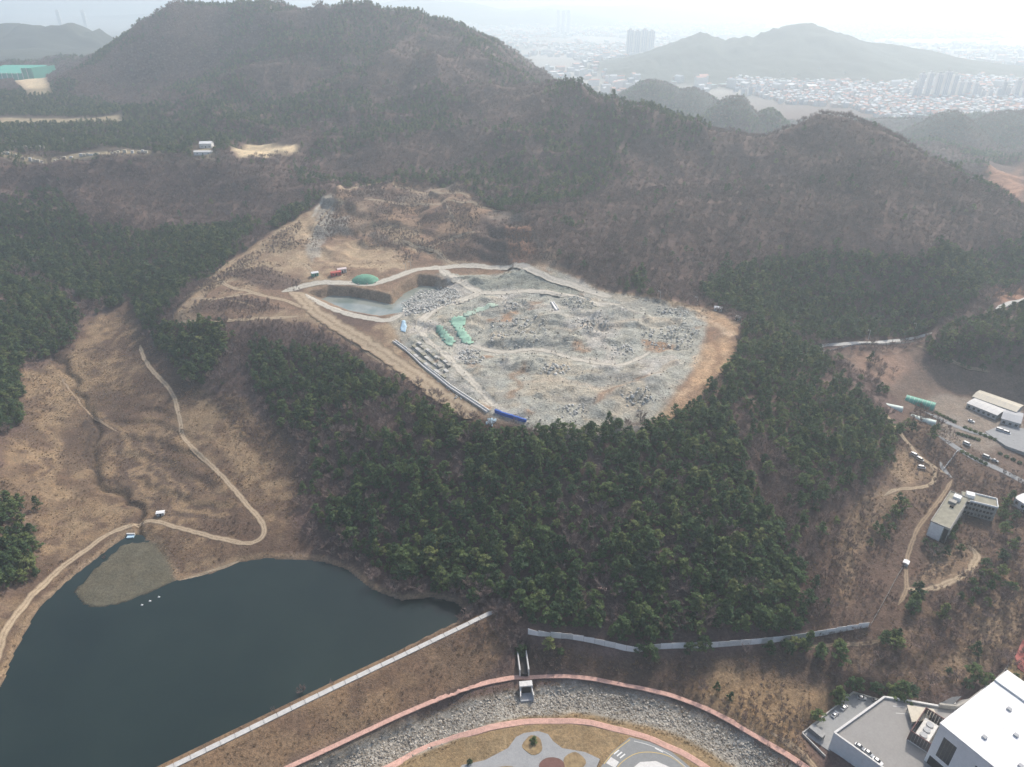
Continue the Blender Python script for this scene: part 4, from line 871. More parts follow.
m &= segdist(wp(0, [(526,680),(527,698)]), x, y)[0] > 3.5; x, y = x[m], y[m]; n = len(x); k = np.clip(rng.normal(.5, .15, n), .2, 1)
scatter('stream_grass', c_dry, np.stack([x, y, H(x, y)], 1), np.stack([k, k, k], 1), rng.uniform(0, 6.28, n), rng.integers(0, 4, n), 'dry grass growing among the stones of the stream bed', 'grass', 0.2)
# stones of the stream bed and the blasted rock of the quarry
x, y = lattice(-140, 160, 150, 260, 0.85); d, t = segdist(STREAM, x, y); dc, _ = segdist(wp(0, [(526,684),(527,698)]), x, y); m = (d < 7.5) & (dc > 3.5) & (rng.random(x.shape) < 0.75 * sstep(8, 3, d)); x, y = x[m], y[m]
u, v, zc = project(x, y, H(x, y)); m = (v < HH + 10); x, y = x[m], y[m]; n = len(x); k = np.abs(rng.normal(0.4, 0.2, n)) + 0.12
scatter('stream_stones', c_stone, np.stack([x, y, H(x, y)], 1), np.stack([k, k, k], 1), rng.uniform(0, 6.28, n), rng.integers(0, 4, n), 'pale rip-rap stones lining the stream between the pink paths', 'stones', 0.4)
def pile(name, px, s, size_, label, col=c_stoned, p0=0.8):
    pl = poly(px); xs = [q[0] for q in pl]; ys = [q[1] for q in pl]; x, y = lattice(min(xs), max(xs), min(ys), max(ys), s); m = inside(pl, x, y) & (rng.random(x.shape) < p0); x, y = x[m], y[m]; n = len(x)
    k = np.abs(rng.normal(size_, size_ * 0.45, n)) + 0.15; dd = sdf(pl, x, y)
    scatter(name, col, np.stack([x, y, H(x, y) + np.minimum(dd * 0.12, 1.2)], 1), np.stack([k, k, k], 1), rng.uniform(0, 6.28, n), rng.integers(0, 4, n), label, 'rubble', 0.5)
pile('boulder_heap', [(400,305),(420,290),(440,286),(462,294),(455,304),(425,314),(405,316)], 1.7, 0.75, 'heap of grey boulders beside the quarry pond', p0=0.95)
pile('boulder_field', [(485,325),(530,315),(550,325),(545,340),(510,350),(490,342)], 2.4, 0.7, 'scattered dark boulders in the middle of the quarry floor', p0=0.4)
pile('boulder_field', [(640,325),(690,322),(702,335),(690,348),(660,350),(640,340)], 2.4, 0.6, 'broken rock below the orange cut at the right of the quarry', p0=0.5)
for px, sz_, lb_ in [([(560,300),(585,298),(600,306),(575,312)], .6, 'below the back road'), ([(575,318),(605,316),(612,328),(585,332)], .7, 'left of the broken rock field'), ([(445,385),(465,392),(470,402),(452,398)], .5, 'above the drain'), ([(555,405),(585,402),(590,414),(560,418)], .6, 'near the front lip'), ([(620,395),(650,388),(655,402),(630,410)], .7, 'right of the front lip'),
                   ([(545,362),(570,366),(566,376),(540,374)], .8, 'between the two floor tracks'), ([(610,345),(632,342),(636,354),(615,356)], .6, 'at the right end of the upper floor track'), ([(455,352),(480,350),(486,362),(465,366)], .8, 'below the green nets'), ([(500,300),(525,300),(530,309),(505,310)], .6, 'right of the faded netting'), ([(655,305),(690,310),(685,318),(655,314)], .6, 'on the back rim')]:
    pile('rubble_heap', px, 1.7, sz_, 'heap of grey rubble ' + lb_ + ' of the quarry' if lb_.startswith('on') else 'heap of grey quarry rubble ' + lb_, p0=0.45)
pile('loose_rock', [(440,272),(600,292),(705,318),(700,360),(668,398),(655,422),(530,430),(488,412),(440,380),(400,340),(440,302)], 3.2, 0.4, 'loose grey rock scattered over the whole quarry floor', c_stone, p0=0.15)
# ------------------------------------------------------------------ built things
def xy(u, v, z): return Vector(at_h(u, v, z))
def lo(parent, V): return [Vector(q) - parent.location for q in V]
def part(name, V, Fc, mat, parent, label=None, smooth=False):
    """a part given in world coordinates, parented to an (unrotated) thing"""
    root = parent; off = Vector((0, 0, 0))
    while root is not None: off += root.location; root = root.parent
    o = mobj(name, [Vector(q) - off for q in V], Fc, mat, parent, smooth)
    if label: o['label'] = label
    return o
def prism_vf(pts, z0, z1):
    a = sum(pts[i][0] * pts[(i + 1) % len(pts)][1] - pts[(i + 1) % len(pts)][0] * pts[i][1] for i in range(len(pts)))
    if a < 0: pts = pts[::-1]
    n = len(pts); V = [Vector((x, y, z0)) for x, y in pts] + [Vector((x, y, z1)) for x, y in pts]
    return V, [tuple(range(n))[::-1], tuple(range(n, 2 * n))] + [(i, (i + 1) % n, n + (i + 1) % n, n + i) for i in range(n)]
def prism(name, pts, z0, z1, mat, parent, label=None): return part(name, *prism_vf([tuple(q[:2]) for q in pts], z0, z1), mat, parent, label)
def strip(a, b, w):
    a, b = Vector(a[:2]), Vector(b[:2]); t = (b - a).normalized(); n = Vector((-t.y, t.x)) * w / 2; return [a - n, b - n, b + n, a + n]
def wallpanel(name, a, b, s0, s1, z0, z1, out, thick, mat, parent):
    """a plate on the wall a-b between fractions s0..s1 and heights; out = outward normal"""
    a, b = Vector(a[:2]), Vector(b[:2]); p, q = a.lerp(b, s0), a.lerp(b, s1); n = Vector(out).normalized()
    return prism(name, [p + n * 0.003, q + n * 0.003, q + n * thick, p + n * thick], z0, z1, mat, parent)
def outn(a, b, inside_pt):
    a, b = Vector(a[:2]), Vector(b[:2]); t = (b - a).normalized(); n = Vector((t.y, -t.x))
    return n if (Vector(inside_pt[:2]) - a).dot(n) < 0 else -n
m_white = worn('white_cladding', (0.80, 0.80, 0.79), 0.06, 0.2, 0.6, 0.3); m_roofw = worn('white_roof', (0.76, 0.76, 0.745), 0.09, 0.12, 0.6, 0.3)
m_glassd = worn('dark_glazing', (0.035, 0.042, 0.05), 0.2, 0.4, 0.25, 0.5); m_steel = worn('dark_screen', (0.10, 0.09, 0.09), 0.2, 0.6, 0.6, 0.4)
m_rust = worn('maroon_frame', (0.16, 0.09, 0.085), 0.2, 0.6); m_beige = worn('beige_roof', (0.58, 0.53, 0.43), 0.12, 0.3); m_grey = worn('grey_wall', (0.40, 0.41, 0.42), 0.12, 0.3)
m_blueg = worn('bluish_wall', (0.66, 0.69, 0.70), 0.08, 0.15); m_green = worn('green_film', (0.10, 0.36, 0.26), 0.2, 0.5, 0.6, 0.4); m_film = worn('pale_film', (0.50, 0.60, 0.55), 0.15, 0.5, 0.5, 0.4)
m_net = worn('green_net', (0.27, 0.45, 0.34), 0.3, 0.5); m_blue = worn('blue_sheet', (0.05, 0.13, 0.45), 0.15, 0.6); m_lblue = worn('light_blue_sheet', (0.45, 0.62, 0.72), 0.15, 0.6)
m_red = worn('red_sheet', (0.50, 0.12, 0.10), 0.2, 0.6); m_tyre = worn('rubber', (0.03, 0.03, 0.03), 0.1, 2.0); m_mossy = worn('mossy_roof', (0.30, 0.285, 0.225), 0.32, 0.35, 0.95, 0.1, 0, 5)
m_old = worn('weathered_render', (0.35, 0.335, 0.30), 0.22, 0.4); m_oldw = worn('whitewashed_wall', (0.80, 0.80, 0.78), 0.12, 0.3); m_dark = worn('dark_opening', (0.03, 0.028, 0.028), 0.2, 0.5)
m_court = worn('red_court', (0.40, 0.13, 0.11), 0.1, 0.5); m_fan = worn('fan_grille', (0.20, 0.21, 0.21), 0.15, 1.0); m_pole = worn('pole_metal', (0.62, 0.62, 0.60), 0.1, 1.0)
m_hoard = [worn('hoarding_a', (0.82, 0.82, 0.81), 0.08, 0.3), worn('hoarding_b', (0.75, 0.75, 0.73), 0.1, 0.3), worn('hoarding_c', (0.62, 0.62, 0.60), 0.16, 0.3)]

m_slab = worn('crest_concrete', (0.50, 0.495, 0.47), 0.18, 0.35)
# --- dam crest: a row of concrete slabs
pts = resample(DAM[1:], 1.0); base = ribbon('dam_crest_path', DAM[1:], 2.3, m_conc, 0.10, True, step=2.0, level=True)
N = offs(pts); i = 0
while i + 6 < len(pts):
    a, b = pts[i], pts[i + 6]; t = (b - a).normalized(); n = Vector((-t.y, t.x)) * 1.25; dz = random.uniform(-0.03, 0.03)
    prism('slab', [a + t * 0.16 - n, b - t * 0.16 - n, b - t * 0.16 + n, a + t * 0.16 + n], CREST_Z + 0.02, CREST_Z + 0.42 + dz, m_slab, base); i += 6
# --- hoarding fence along the hill foot
def fence(name, px, h, plen, label, mats, world=None):
    pl = resample(world or poly(px), 0.5); o0 = pl[0]; root = empty(name, (o0.x, o0.y, float(H(o0.x, o0.y)))); tag(root, label, 'fence')
    k = int(plen / 0.5); i = 0; n = 0
    while i + k < len(pl):
        a, b = pl[i], pl[i + k]; t = (b - a).normalized(); za = min(float(H(a.x, a.y)), float(H(b.x, b.y)))
        prism('panel', strip(a + t * 0.1, b - t * 0.1, 0.12), za - 0.3, za + h + random.uniform(-0.06, 0.06), mats[random.choice((0, 0, 0, 1, 1, 2)) % len(mats)], root)
        prism('post', strip(a - t * 0.07, a + t * 0.07, 0.2), za - 0.4, za + h + 0.12, m_pole, root); i += k; n += 1
    return root
fence('hoarding_fence', [(528,634),(548,637),(582,641),(610,647),(636,652.5),(648,650),(672,648.5),(700,648),(745,645),(790,640.5),(812,637),(840,632),(869,627.5)], 4.0, 5.0, 'long white panel fence along the foot of the wooded hill', m_hoard)
fence('boundary_fence', [(870,626),(878,612),(888,594),(897,577),(904,566)], 1.3, 4.0, 'low pale boundary fence climbing from the white fence to the track', [m_old])
fence('white_fence', [(943,471),(947,465),(951,460),(957,452)], 2.2, 3.0, 'short white fence between the village road and the dirt track', m_hoard[:1])
fence('roadside_barrier', [(812,350),(845,347),(895,344),(925,338)], 1.2, 5.0, 'pale concrete barrier along the road at the foot of the right mountain', [m_concl])
fence('roadside_barrier', [(998,312),(1010,306),(1026,299.5)], 1.4, 4.0, 'pale concrete barrier of the road at the right edge below red soil', [m_concl])
# --- culvert under the upper path
c0 = Vector((*at_h(525, 677, 3.0), 3.2)); cul = empty('culvert', c0); tag(cul, 'concrete box culvert carrying the upper pink path over the stream inlet', 'culvert')
pc = xy(525, 677, c0.z); al = (xy(560, 676, c0.z) - xy(490, 682, c0.z)).normalized(); nn = Vector((al.y, -al.x))       # nn towards the camera
def Q(s, d): return pc + al * s + nn * d
prism('headwall', [Q(-3.2, 2.2), Q(3.2, 2.2), Q(3.2, 5.2), Q(-3.2, 5.2)], c0.z - 6, c0.z + 0.05, m_concl, cul)
prism('opening', [Q(-2.3, 5.21), Q(2.3, 5.21), Q(2.3, 5.4), Q(-2.3, 5.4)], c0.z - 4.8, c0.z - 0.7, m_dark, cul)
for s in (-2.8, 2.8): prism('wing_wall', [Q(s - .25, 5.2), Q(s + .25, 5.2), Q(s * 1.15 + .25, 9.5), Q(s * 1.15 - .25, 9.5)], c0.z - 7, c0.z - 1.6, m_concl, cul)
prism('apron', [Q(-2.4, 5.3), Q(2.4, 5.3), Q(3.2, 9.8), Q(-3.2, 9.8)], c0.z - 7, c0.z - 4.85, m_grey, cul)
for s in (-2.2, 2.2): prism('channel_wall', [Q(s - .3, -2.4), Q(s + .3, -2.4), Q(s + .3, -14), Q(s - .3, -14)], c0.z - 3, c0.z + 2.4, m_concl, cul)
prism('channel_floor', [Q(-1.9, -2.4), Q(1.9, -2.4), Q(1.9, -14), Q(-1.9, -14)], c0.z - 3, c0.z - 0.4, m_dark, cul)

# --- two-level car park
deck = tag(flat_poly('lower_car_park', wp(0, [(803,733),(853,693.5),(886,703.5),(829,751),(800,775),(780,760)][:4]), LOT_LO, m_asphl, 1.2), kind='structure')
up_px = [(834,734),(884,698),(938,707),(962,700),(1010,690),(1060,740),(1060,860),(920,798),(880,767)]
deck2 = tag(flat_poly('upper_car_park', wp(LOT_UP, up_px), LOT_UP, worn('upper_deck', (0.285, 0.275, 0.26), 0.1, 0.25), 0.5), kind='structure')
rw = empty('retaining_wall', xy(834, 734, 10).to_3d()); tag(rw, 'tall pale concrete retaining wall holding up the upper car park', 'wall')
upw = wp(LOT_UP, [(834,734),(880,767),(920,796)]); upb = wp(LOT_UP, [(834,734),(884,698),(910,702),(938,707),(955,704)])
for a, b in zip(upw, upw[1:]):
    L = (Vector(b) - Vector(a)).length; n = max(1, int(L / 6.0))
    for i in range(n):
        p, q = Vector(a).lerp(Vector(b), i / n), Vector(a).lerp(Vector(b), (i + 1) / n); t = (q - p).normalized()
        prism('wall_panel', strip(p + t * 0.03, q - t * 0.03, 0.6), -3, LOT_UP + 1.0, m_blueg, rw)
    prism('coping', strip(a, b, 0.8), LOT_UP + 1.003, LOT_UP + 1.2, m_concl, rw)
for a, b in zip(upb, upb[1:]):
    prism('parapet', strip(a, b, 0.6), -1, LOT_UP + 0.85, m_blueg, rw); prism('coping', strip(a, b, 0.9), LOT_UP + 0.853, LOT_UP + 1.05, m_concl, rw)
lw = empty('parapet_wall', xy(802, 734, 0).to_3d()); tag(lw, 'low concrete parapet round the lower car park', 'wall')
lp = wp(0, [(825,757),(802,734),(853,693),(884,702)])
for a, b in zip(lp, lp[1:]): prism('wall', strip(a, b, 0.5), -3.5, 1.0, m_conc, lw)
# back retaining wall and service lane behind the warehouse
bw = empty('rear_wall', xy(955, 704, 10).to_3d()); tag(bw, 'curved concrete wall behind the white warehouse below the scrub slope', 'wall')
bp = [Vector(q) for q in wp(10, [(938,707),(955,709),(968,703),(985,690),(1002,676),(1010,664),(1018,650),(1026,632)])]
for a, b in zip(bp, bp[1:]):
    prism('wall', strip(a, b, 0.7), 2, 12.2, m_conc, bw); prism('coping', strip(a, b, 0.95), 12.203, 12.4, m_old, bw)
tag(flat_poly('service_lane', wp(11.2, [(940,703),(952,697),(962,696),(950,707)]), 11.2, m_asph, 0.6), kind='structure')
tag(flat_poly('sports_court', wp(15, [(1015,657),(1024,637),(1060,650),(1050,690),(1018,668)]), 15.0, m_court, 5.0), kind='structure')
tag(flat_poly('court_apron', wp(14.5, [(1007,670),(1013,657),(1034,682),(1028,694)]), 14.5, m_lawn, 5.0), kind='structure')
# --- warehouse
ZT = 35.0
A = xy(941, 723, ZT); B = xy(1007, 672, ZT); ab = (B - A).normalized(); ac = Vector((ab.y, -ab.x)); LAB = (B - A).length; LAC = 60.0
WP = lambda s, t: A + ab * s + ac * t
wh = empty('warehouse', (A.x, A.y, LOT_UP)); tag(wh, 'large white flat-roofed warehouse beside the upper car park', 'building')
wall = prism('wall', [WP(0, 0), WP(LAB, 0), WP(LAB, LAC), WP(0, LAC)], 0, ZT - 0.6, m_white, wh)
roof = prism('roof', [WP(-.3, -.3), WP(LAB * 0.80, -.3), WP(LAB * 0.80, LAC), WP(-.3, LAC)], ZT - 0.597, ZT, m_roofw, wh)
for s in range(1, 6): prism('roof_seam', strip(WP(LAB * 0.8 * s / 6, 0.2), WP(LAB * 0.8 * s / 6, LAC), 0.15), ZT + 0.003, ZT + 0.05, m_roofw, roof)
prism('raised_roof', [WP(LAB * 0.806, -.3), WP(LAB + .3, -.3), WP(LAB + .3, LAC), WP(LAB * 0.806, LAC)], ZT - 0.597, ZT + 0.9, m_roofw, wh)
o_ = Vector((-ab.x, -ab.y))
for t0, t1, z0, z1 in [(3.0, 8.5, 17.5, 29.5), (16.5, 22.0, 15.5, 28.5), (30, 35.5, 15.5, 28.5)]:
    w_ = wallpanel('window', WP(0, 0), WP(0, LAC), t0 / LAC, t1 / LAC, z0, z1, o_, 0.10, m_glassd, wh)
    for i in range(1, 4): wallpanel('mullion', WP(0, 0), WP(0, LAC), (t0 + (t1 - t0) * i / 4 - 0.07) / LAC, (t0 + (t1 - t0) * i / 4 + 0.07) / LAC, z0, z1, o_, 0.16, m_steel, w_)
    for i in range(1, 4): wallpanel('rail', WP(0, 0), WP(0, LAC), t0 / LAC, t1 / LAC, z0 + (z1 - z0) * i / 4 - .06, z0 + (z1 - z0) * i / 4 + .06, o_, 0.14, m_steel, w_)
wallpanel('door', WP(0, 0), WP(0, LAC), 0.02, 0.16, LOT_UP, 15.0, o_, 0.12, m_dark, wh)
for s_, t_ in ((8, 12), (8, 26), (20, 18), (30, 10), (30, 34)):
    vt = prism('roof_vent', [WP(s_, t_), WP(s_ + 1.6, t_), WP(s_ + 1.6, t_ + 1.6), WP(s_, t_ + 1.6)], ZT + 0.003, ZT + 0.8, m_grey, roof)
# --- plant enclosure with three fans
E = [xy(911,731,16), xy(931,744,16)]; e1 = (E[1] - E[0]).normalized(); e2 = Vector((-e1.y, e1.x)); LE = 8.3; LW = 17.0
EP = lambda s, t: E[0] + e1 * s + e2 * t
en = empty('plant_enclosure', (E[0].x, E[0].y, LOT_UP)); tag(en, 'dark slatted plant enclosure with fans against the white warehouse', 'enclosure')
for a, b in [((0, 0), (LE, 0)), ((0, 0), (0, LW)), ((0, LW), (LE, LW))]:
    p, q = EP(*a), EP(*b); L = (q - p).length; n = int(L / 1.1); t = (q - p).normalized()
    for i in range(n): prism('screen_panel', strip(p.lerp(q, i / n) + t * 0.06, p.lerp(q, (i + 1) / n) - t * 0.06, 0.16), LOT_UP + 0.4, 16.0, m_steel, en)
    prism('frame_rail', strip(p, q, 0.34), 16.003, 16.3, m_rust, en); prism('kerb', strip(p, q, 0.5), LOT_UP, LOT_UP + 0.39, m_concl, en)
for a in ((0, 0), (LE, 0), (0, LW), (LE, LW)): p = EP(*a); prism('corner_post', [p + Vector((x, y)) for x, y in ((-.2, -.2), (.2, -.2), (.2, .2), (-.2, .2))], LOT_UP, 16.4, m_rust, en)
unit = prism('cooling_unit', [EP(1.5, 2), EP(LE - 1.2, 2), EP(LE - 1.2, LW - 3), EP(1.5, LW - 3)], LOT_UP, 13.5, m_concl, en)
for i in range(3):
    c = EP(LE * 0.52, 4.2 + i * 3.6); ring = [(c.x + 1.5 * math.cos(t), c.y + 1.5 * math.sin(t)) for t in [2 * math.pi * k / 20 for k in range(20)]]
    f = prism('fan_housing', ring, 13.503, 14.1, m_grey, unit)
cp_ = empty('concrete_canopy', xy(911, 722, 12).to_3d()); tag(cp_, 'flat pale concrete canopy between the upper car park and plant enclosure', 'canopy')
cz = 12.8; cf = [xy(907,705,cz), xy(934,709,cz), xy(936,714,cz), xy(925,720,cz), xy(912,722,cz)]
prism('roof_slab', cf, cz - 0.5, cz, m_beige, cp_)
for q in (cf[0], cf[1], cf[3], cf[4]):
    c = q.lerp(Vector((sum(p.x for p in cf) / 5, sum(p.y for p in cf) / 5)), 0.12); prism('column', [c + Vector((x, y)) for x, y in ((-.2, -.2), (.2, -.2), (.2, .2), (-.2, .2))], LOT_UP, cz - 0.503, m_conc, cp_)
zline('parking_line', [(893,706),(905,707)], 0.25, m_wline, LOT_UP + 0.02); zline('parking_line', [(896,713),(907,714)], 0.25, m_wline, LOT_UP + 0.02)
# --- storage container on the lower car park
sc0 = wp(0, [(803,735),(820,723),(826,733),(810,742)]); c_ = [Vector(q) for q in wp(0, [(808,731),(816,725),(827,734),(819,740)])]
ct = empty('storage_container', (c_[0].x, c_[0].y, 0)); tag(ct, 'grey storage container in the corner of the lower car park', 'container')
p0, p1 = c_[0], c_[2]; L = 6.5; dx = (c_[3] - c_[0]).normalized(); dy = Vector((-dx.y, dx.x)); CPX = lambda s, t: c_[0] + dx * s + dy * t
body = prism('body', [CPX(0, 0), CPX(L, 0), CPX(L, 3.0), CPX(0, 3.0)], 0.02, 2.7, worn('container_grey', (0.24, 0.25, 0.26), 0.15, 0.6), ct)
for i in range(14):
    s = 0.2 + i * 0.46; prism('rib', [CPX(s, -0.08), CPX(s + .2, -0.08), CPX(s + .2, -0.003), CPX(s, -0.003)], 0.2, 2.55, m_fan, body)
prism('roof', [CPX(-.1, -.1), CPX(L + .1, -.1), CPX(L + .1, 3.1), CPX(-.1, 3.1)], 2.703, 2.8, worn('container_roof', (0.33, 0.33, 0.32), 0.2, 0.6), ct)
prism('door', [CPX(L + .003, .2), CPX(L + .08, .2), CPX(L + .08, 2.8), CPX(L + .003, 2.8)], 0.2, 2.5, m_fan, ct)

# --- vehicles
def loft(sections):
    V, Fc = [], []; n = len(sections[0])
    for s in sections: V += [Vector(q) for q in s]
    for i in range(len(sections) - 1):
        for j in range(n): a = i * n + j; b = i * n + (j + 1) % n; Fc.append((a, b, b + n, a + n))
    Fc += [tuple(range(n))[::-1], tuple(range((len(sections) - 1) * n, len(sections) * n))]; return V, Fc
def sect(x, w0, z0, w1, z1, w2, z2): return [(x, -w0, z0), (x, -w1, z1), (x, -w2, z2), (x, w2, z2), (x, w1, z1), (x, w0, z0)]
_car = {}
def car_meshes(kind, col):
    key = (kind, col)
    if key in _car: return _car[key]
    paint_ = worn('car_paint', col, 0.04, 1.0, 0.3, 0.5)
    if kind == 'car': S_ = [sect(-2.2, .72, .35, .8, .6, .7, .8), sect(-2.0, .84, .28, .88, .7, .78, .98), sect(-.8, .86, .26, .9, .75, .8, 1.02), sect(.9, .86, .26, .9, .74, .8, .98), sect(1.9, .82, .28, .86, .62, .72, .82), sect(2.2, .68, .36, .74, .55, .6, .7)]; C_ = [sect(-1.75, .7, .97, .68, 1.1, .62, 1.2), sect(-1.1, .78, .98, .68, 1.3, .6, 1.46), sect(.1, .78, .98, .68, 1.32, .6, 1.47), sect(1.0, .76, .96, .7, 1.0, .66, 1.03)]
    else: S_ = [sect(-2.5, .85, .35, .9, .8, .86, 1.0), sect(-2.4, .9, .3, .94, .9, .9, 1.1), sect(2.1, .9, .3, .94, .9, .86, 1.08), sect(2.5, .8, .35, .84, .7, .76, .9)]; C_ = [sect(-2.42, .86, 1.08, .84, 1.7, .78, 1.95), sect(-2.2, .88, 1.1, .85, 1.75, .8, 2.02), sect(1.2, .88, 1.08, .85, 1.7, .78, 2.0), sect(2.05, .82, 1.06, .78, 1.12, .72, 1.16)]
    me = pmesh('body', *loft(S_), [paint_]); ca = pmesh('cabin', *loft(C_), [m_glassd])
    mid = C_[1:3]; rf = [[(s[2][0], s[2][1], s[2][2] + .02), (s[2][0], s[2][1], s[2][2] + .07), (s[3][0], s[3][1], s[3][2] + .07), (s[3][0], s[3][1], s[3][2] + .02)] for s in mid]
    ro = pmesh('roof', *loft(rf), [paint_]); V, Fc = [], []; tube(V, Fc, Vector((0, -.11, 0)), Vector((0, .11, 0)), .32, .32, 12); Fc += [tuple(range(12))[::-1], tuple(range(12, 24))]
    wl = pmesh('wheel', V, Fc, [m_tyre]); lt = pmesh('headlight', *prism_vf([(-.06, -.16), (.06, -.16), (.06, .16), (-.06, .16)], 0, .12), [m_concl])
    _car[key] = (me, ca, ro, wl, lt, S_); return _car[key]
def vehicle(u, v, z, toward, kind, col, name, label, cat, group=None, ground_=False):
    if ground_: q = G(u, v); loc = Vector((q.x, q.y, q.z + 0.3)); t = G(*toward) - q
    else: a = xy(u, v, z); loc = Vector((a.x, a.y, z + 0.02)); b = xy(*toward, z); t = (b - a).to_3d()
    o = empty(name, loc, math.atan2(t.y, t.x)); tag(o, label, cat, group); me, ca, ro, wl, lt, S_ = car_meshes(kind, col); L = 1.35 if kind == 'car' else 1.55
    def ch(m_, l=(0, 0, 0)): c = bpy.data.objects.new(m_.name.split('.')[0], m_); COL.objects.link(c); c.parent = o; c.location = l
    ch(me); ch(ca); ch(ro)
    for sx in (-L, L):
        for sy in (-.8, .8): ch(wl, (sx, sy, .32))
    for sy in (-.5, .5): ch(lt, (S_[-1][0][0] - .02, sy, .55))
Wt, Sl, Dk, Gr = (0.75, 0.75, 0.74), (0.42, 0.44, 0.45), (0.05, 0.05, 0.06), (0.25, 0.27, 0.29)
vehicle(861.5, 698.5, 0, (870, 700), 'car', Sl, 'parked_car', 'silver car parked alone at the far end of the lower car park', 'car')
vehicle(844, 708, 0, (849, 703), 'car', Wt, 'parked_car', 'white car in the lower car park, right of its neighbour', 'car')
vehicle(834.5, 715, 0, (840, 709), 'car', Wt, 'parked_car', 'white car in the lower car park, nearest the container', 'car')
vehicle(876, 701.5, 0, (881, 703), 'car', Gr, 'parked_car', 'grey car at the far edge of the lower car park beside the wall', 'car')
vehicle(859.5, 747.5, 10, (866, 752), 'car', Gr, 'parked_car', 'dark grey car at the upper car park wall, leftmost of three', 'car')
vehicle(868.5, 754, 10, (873, 757.5), 'car', Sl, 'parked_car', 'silver car at the upper car park wall, middle of three', 'car')
vehicle(877.5, 762, 10, (883, 766), 'car', Wt, 'parked_car', 'white car at the upper car park wall, nearest the bottom edge', 'car')
vehicle(914, 456, 0, (920, 461), 'van', Wt, 'parked_van', 'white van on the dirt track below the greenhouses, upper of the pair', 'van', ground_=True)
vehicle(919.5, 460.5, 0, (925, 465), 'van', (0.68, 0.66, 0.58), 'parked_van', 'cream van on the dirt track below the greenhouses, lower of the pair', 'van', ground_=True)
vehicle(921, 468.5, 0, (928, 471), 'van', Wt, 'parked_van', 'white van off the track beside the bend', 'van', ground_=True)
vehicle(966.5, 445, 0, (972, 448), 'van', Wt, 'parked_van', 'white van beside the hedge of the village road', 'van', ground_=True)
vehicle(986, 458, 0, (992, 461), 'van', Sl, 'parked_van', 'pale van on the village road, left of two', 'van', ground_=True)
vehicle(994.5, 461.5, 0, (1000, 464), 'car', Sl, 'parked_car', 'silver car on the village road behind a van', 'car', ground_=True)
vehicle(999.5, 431, 0, (1005, 433), 'van', Wt, 'parked_van', 'white van in the factory yard, left of two', 'van', ground_=True)
vehicle(1006, 433.5, 0, (1012, 436), 'van', Wt, 'parked_van', 'white van in the factory yard, right of two', 'van', ground_=True)
vehicle(971, 422, 0, (976, 424), 'car', Wt, 'parked_car', 'white car by itself in front of the factory', 'car', ground_=True)

# --- derelict L-shaped building
zb = float(H(*xy(955, 525, 22))) - 1.0; zr = zb + 11.0
wa = [xy(950.5,491,zr), xy(931,521,zr), xy(945,524,zr), xy(961,501,zr)]
d1 = (wa[1] - wa[0]).normalized(); L1 = (wa[1] - wa[0]).length; w1 = 10.0; d2 = Vector((-d1.y, d1.x)); 
if (wa[2] - wa[1]).dot(d2) < 0: d2 = -d2
LP = lambda s, t: wa[0] + d1 * s + d2 * t
nwp = [xy(962,489.5,zr), xy(997,498,zr), xy(995,507,zr), xy(961.5,501,zr)]
lb = empty('derelict_building', (wa[0].x, wa[0].y, zb)); tag(lb, 'derelict L-shaped building with mossy flat roof and whitewashed end wall', 'building')
west = [LP(0, 0), LP(L1, 0), LP(L1, w1), LP(0, w1)]
prism('wall', west, zb - 4, zr - 0.45, m_old, lb, 'wing running towards the viewer'); r_ = prism('roof', [LP(.2, .2), LP(L1 - .2, .2), LP(L1 - .2, w1 - .2), LP(.2, w1 - .2)], zr - 0.447, zr - 0.25, m_mossy, lb)
for a, b in [((0, 0), (L1, 0)), ((L1, 0), (L1, w1)), ((L1, w1), (9, w1)), ((0, 0), (0, w1))]: prism('parapet', strip(LP(*a), LP(*b), 0.4), zr - 0.44, zr + 0.35, m_old, lb)
n1 = (nwp[1] - nwp[0]).normalized(); n2 = Vector((n1.y, -n1.x)); L2 = (nwp[1] - nwp[0]).length; w2 = 9.5; zn = zr - 0.8
NP = lambda s, t: nwp[0] + n1 * s + n2 * t
prism('wall', [NP(0.1, 0), NP(L2, 0), NP(L2, w2), NP(0.1, w2)], zb - 4, zn - 0.45, m_old, lb, 'wing running to the right'); prism('roof', [NP(.3, .2), NP(L2 - .2, .2), NP(L2 - .2, w2 - .2), NP(.3, w2 - .2)], zn - 0.447, zn - 0.2, m_mossy, lb)
for a, b in [((3, 0), (L2, 0)), ((L2, 0), (L2, w2)), ((4, w2), (L2, w2))]: prism('parapet', strip(NP(*a), NP(*b), 0.4), zn - 0.44, zn + 0.7, m_oldw, lb)
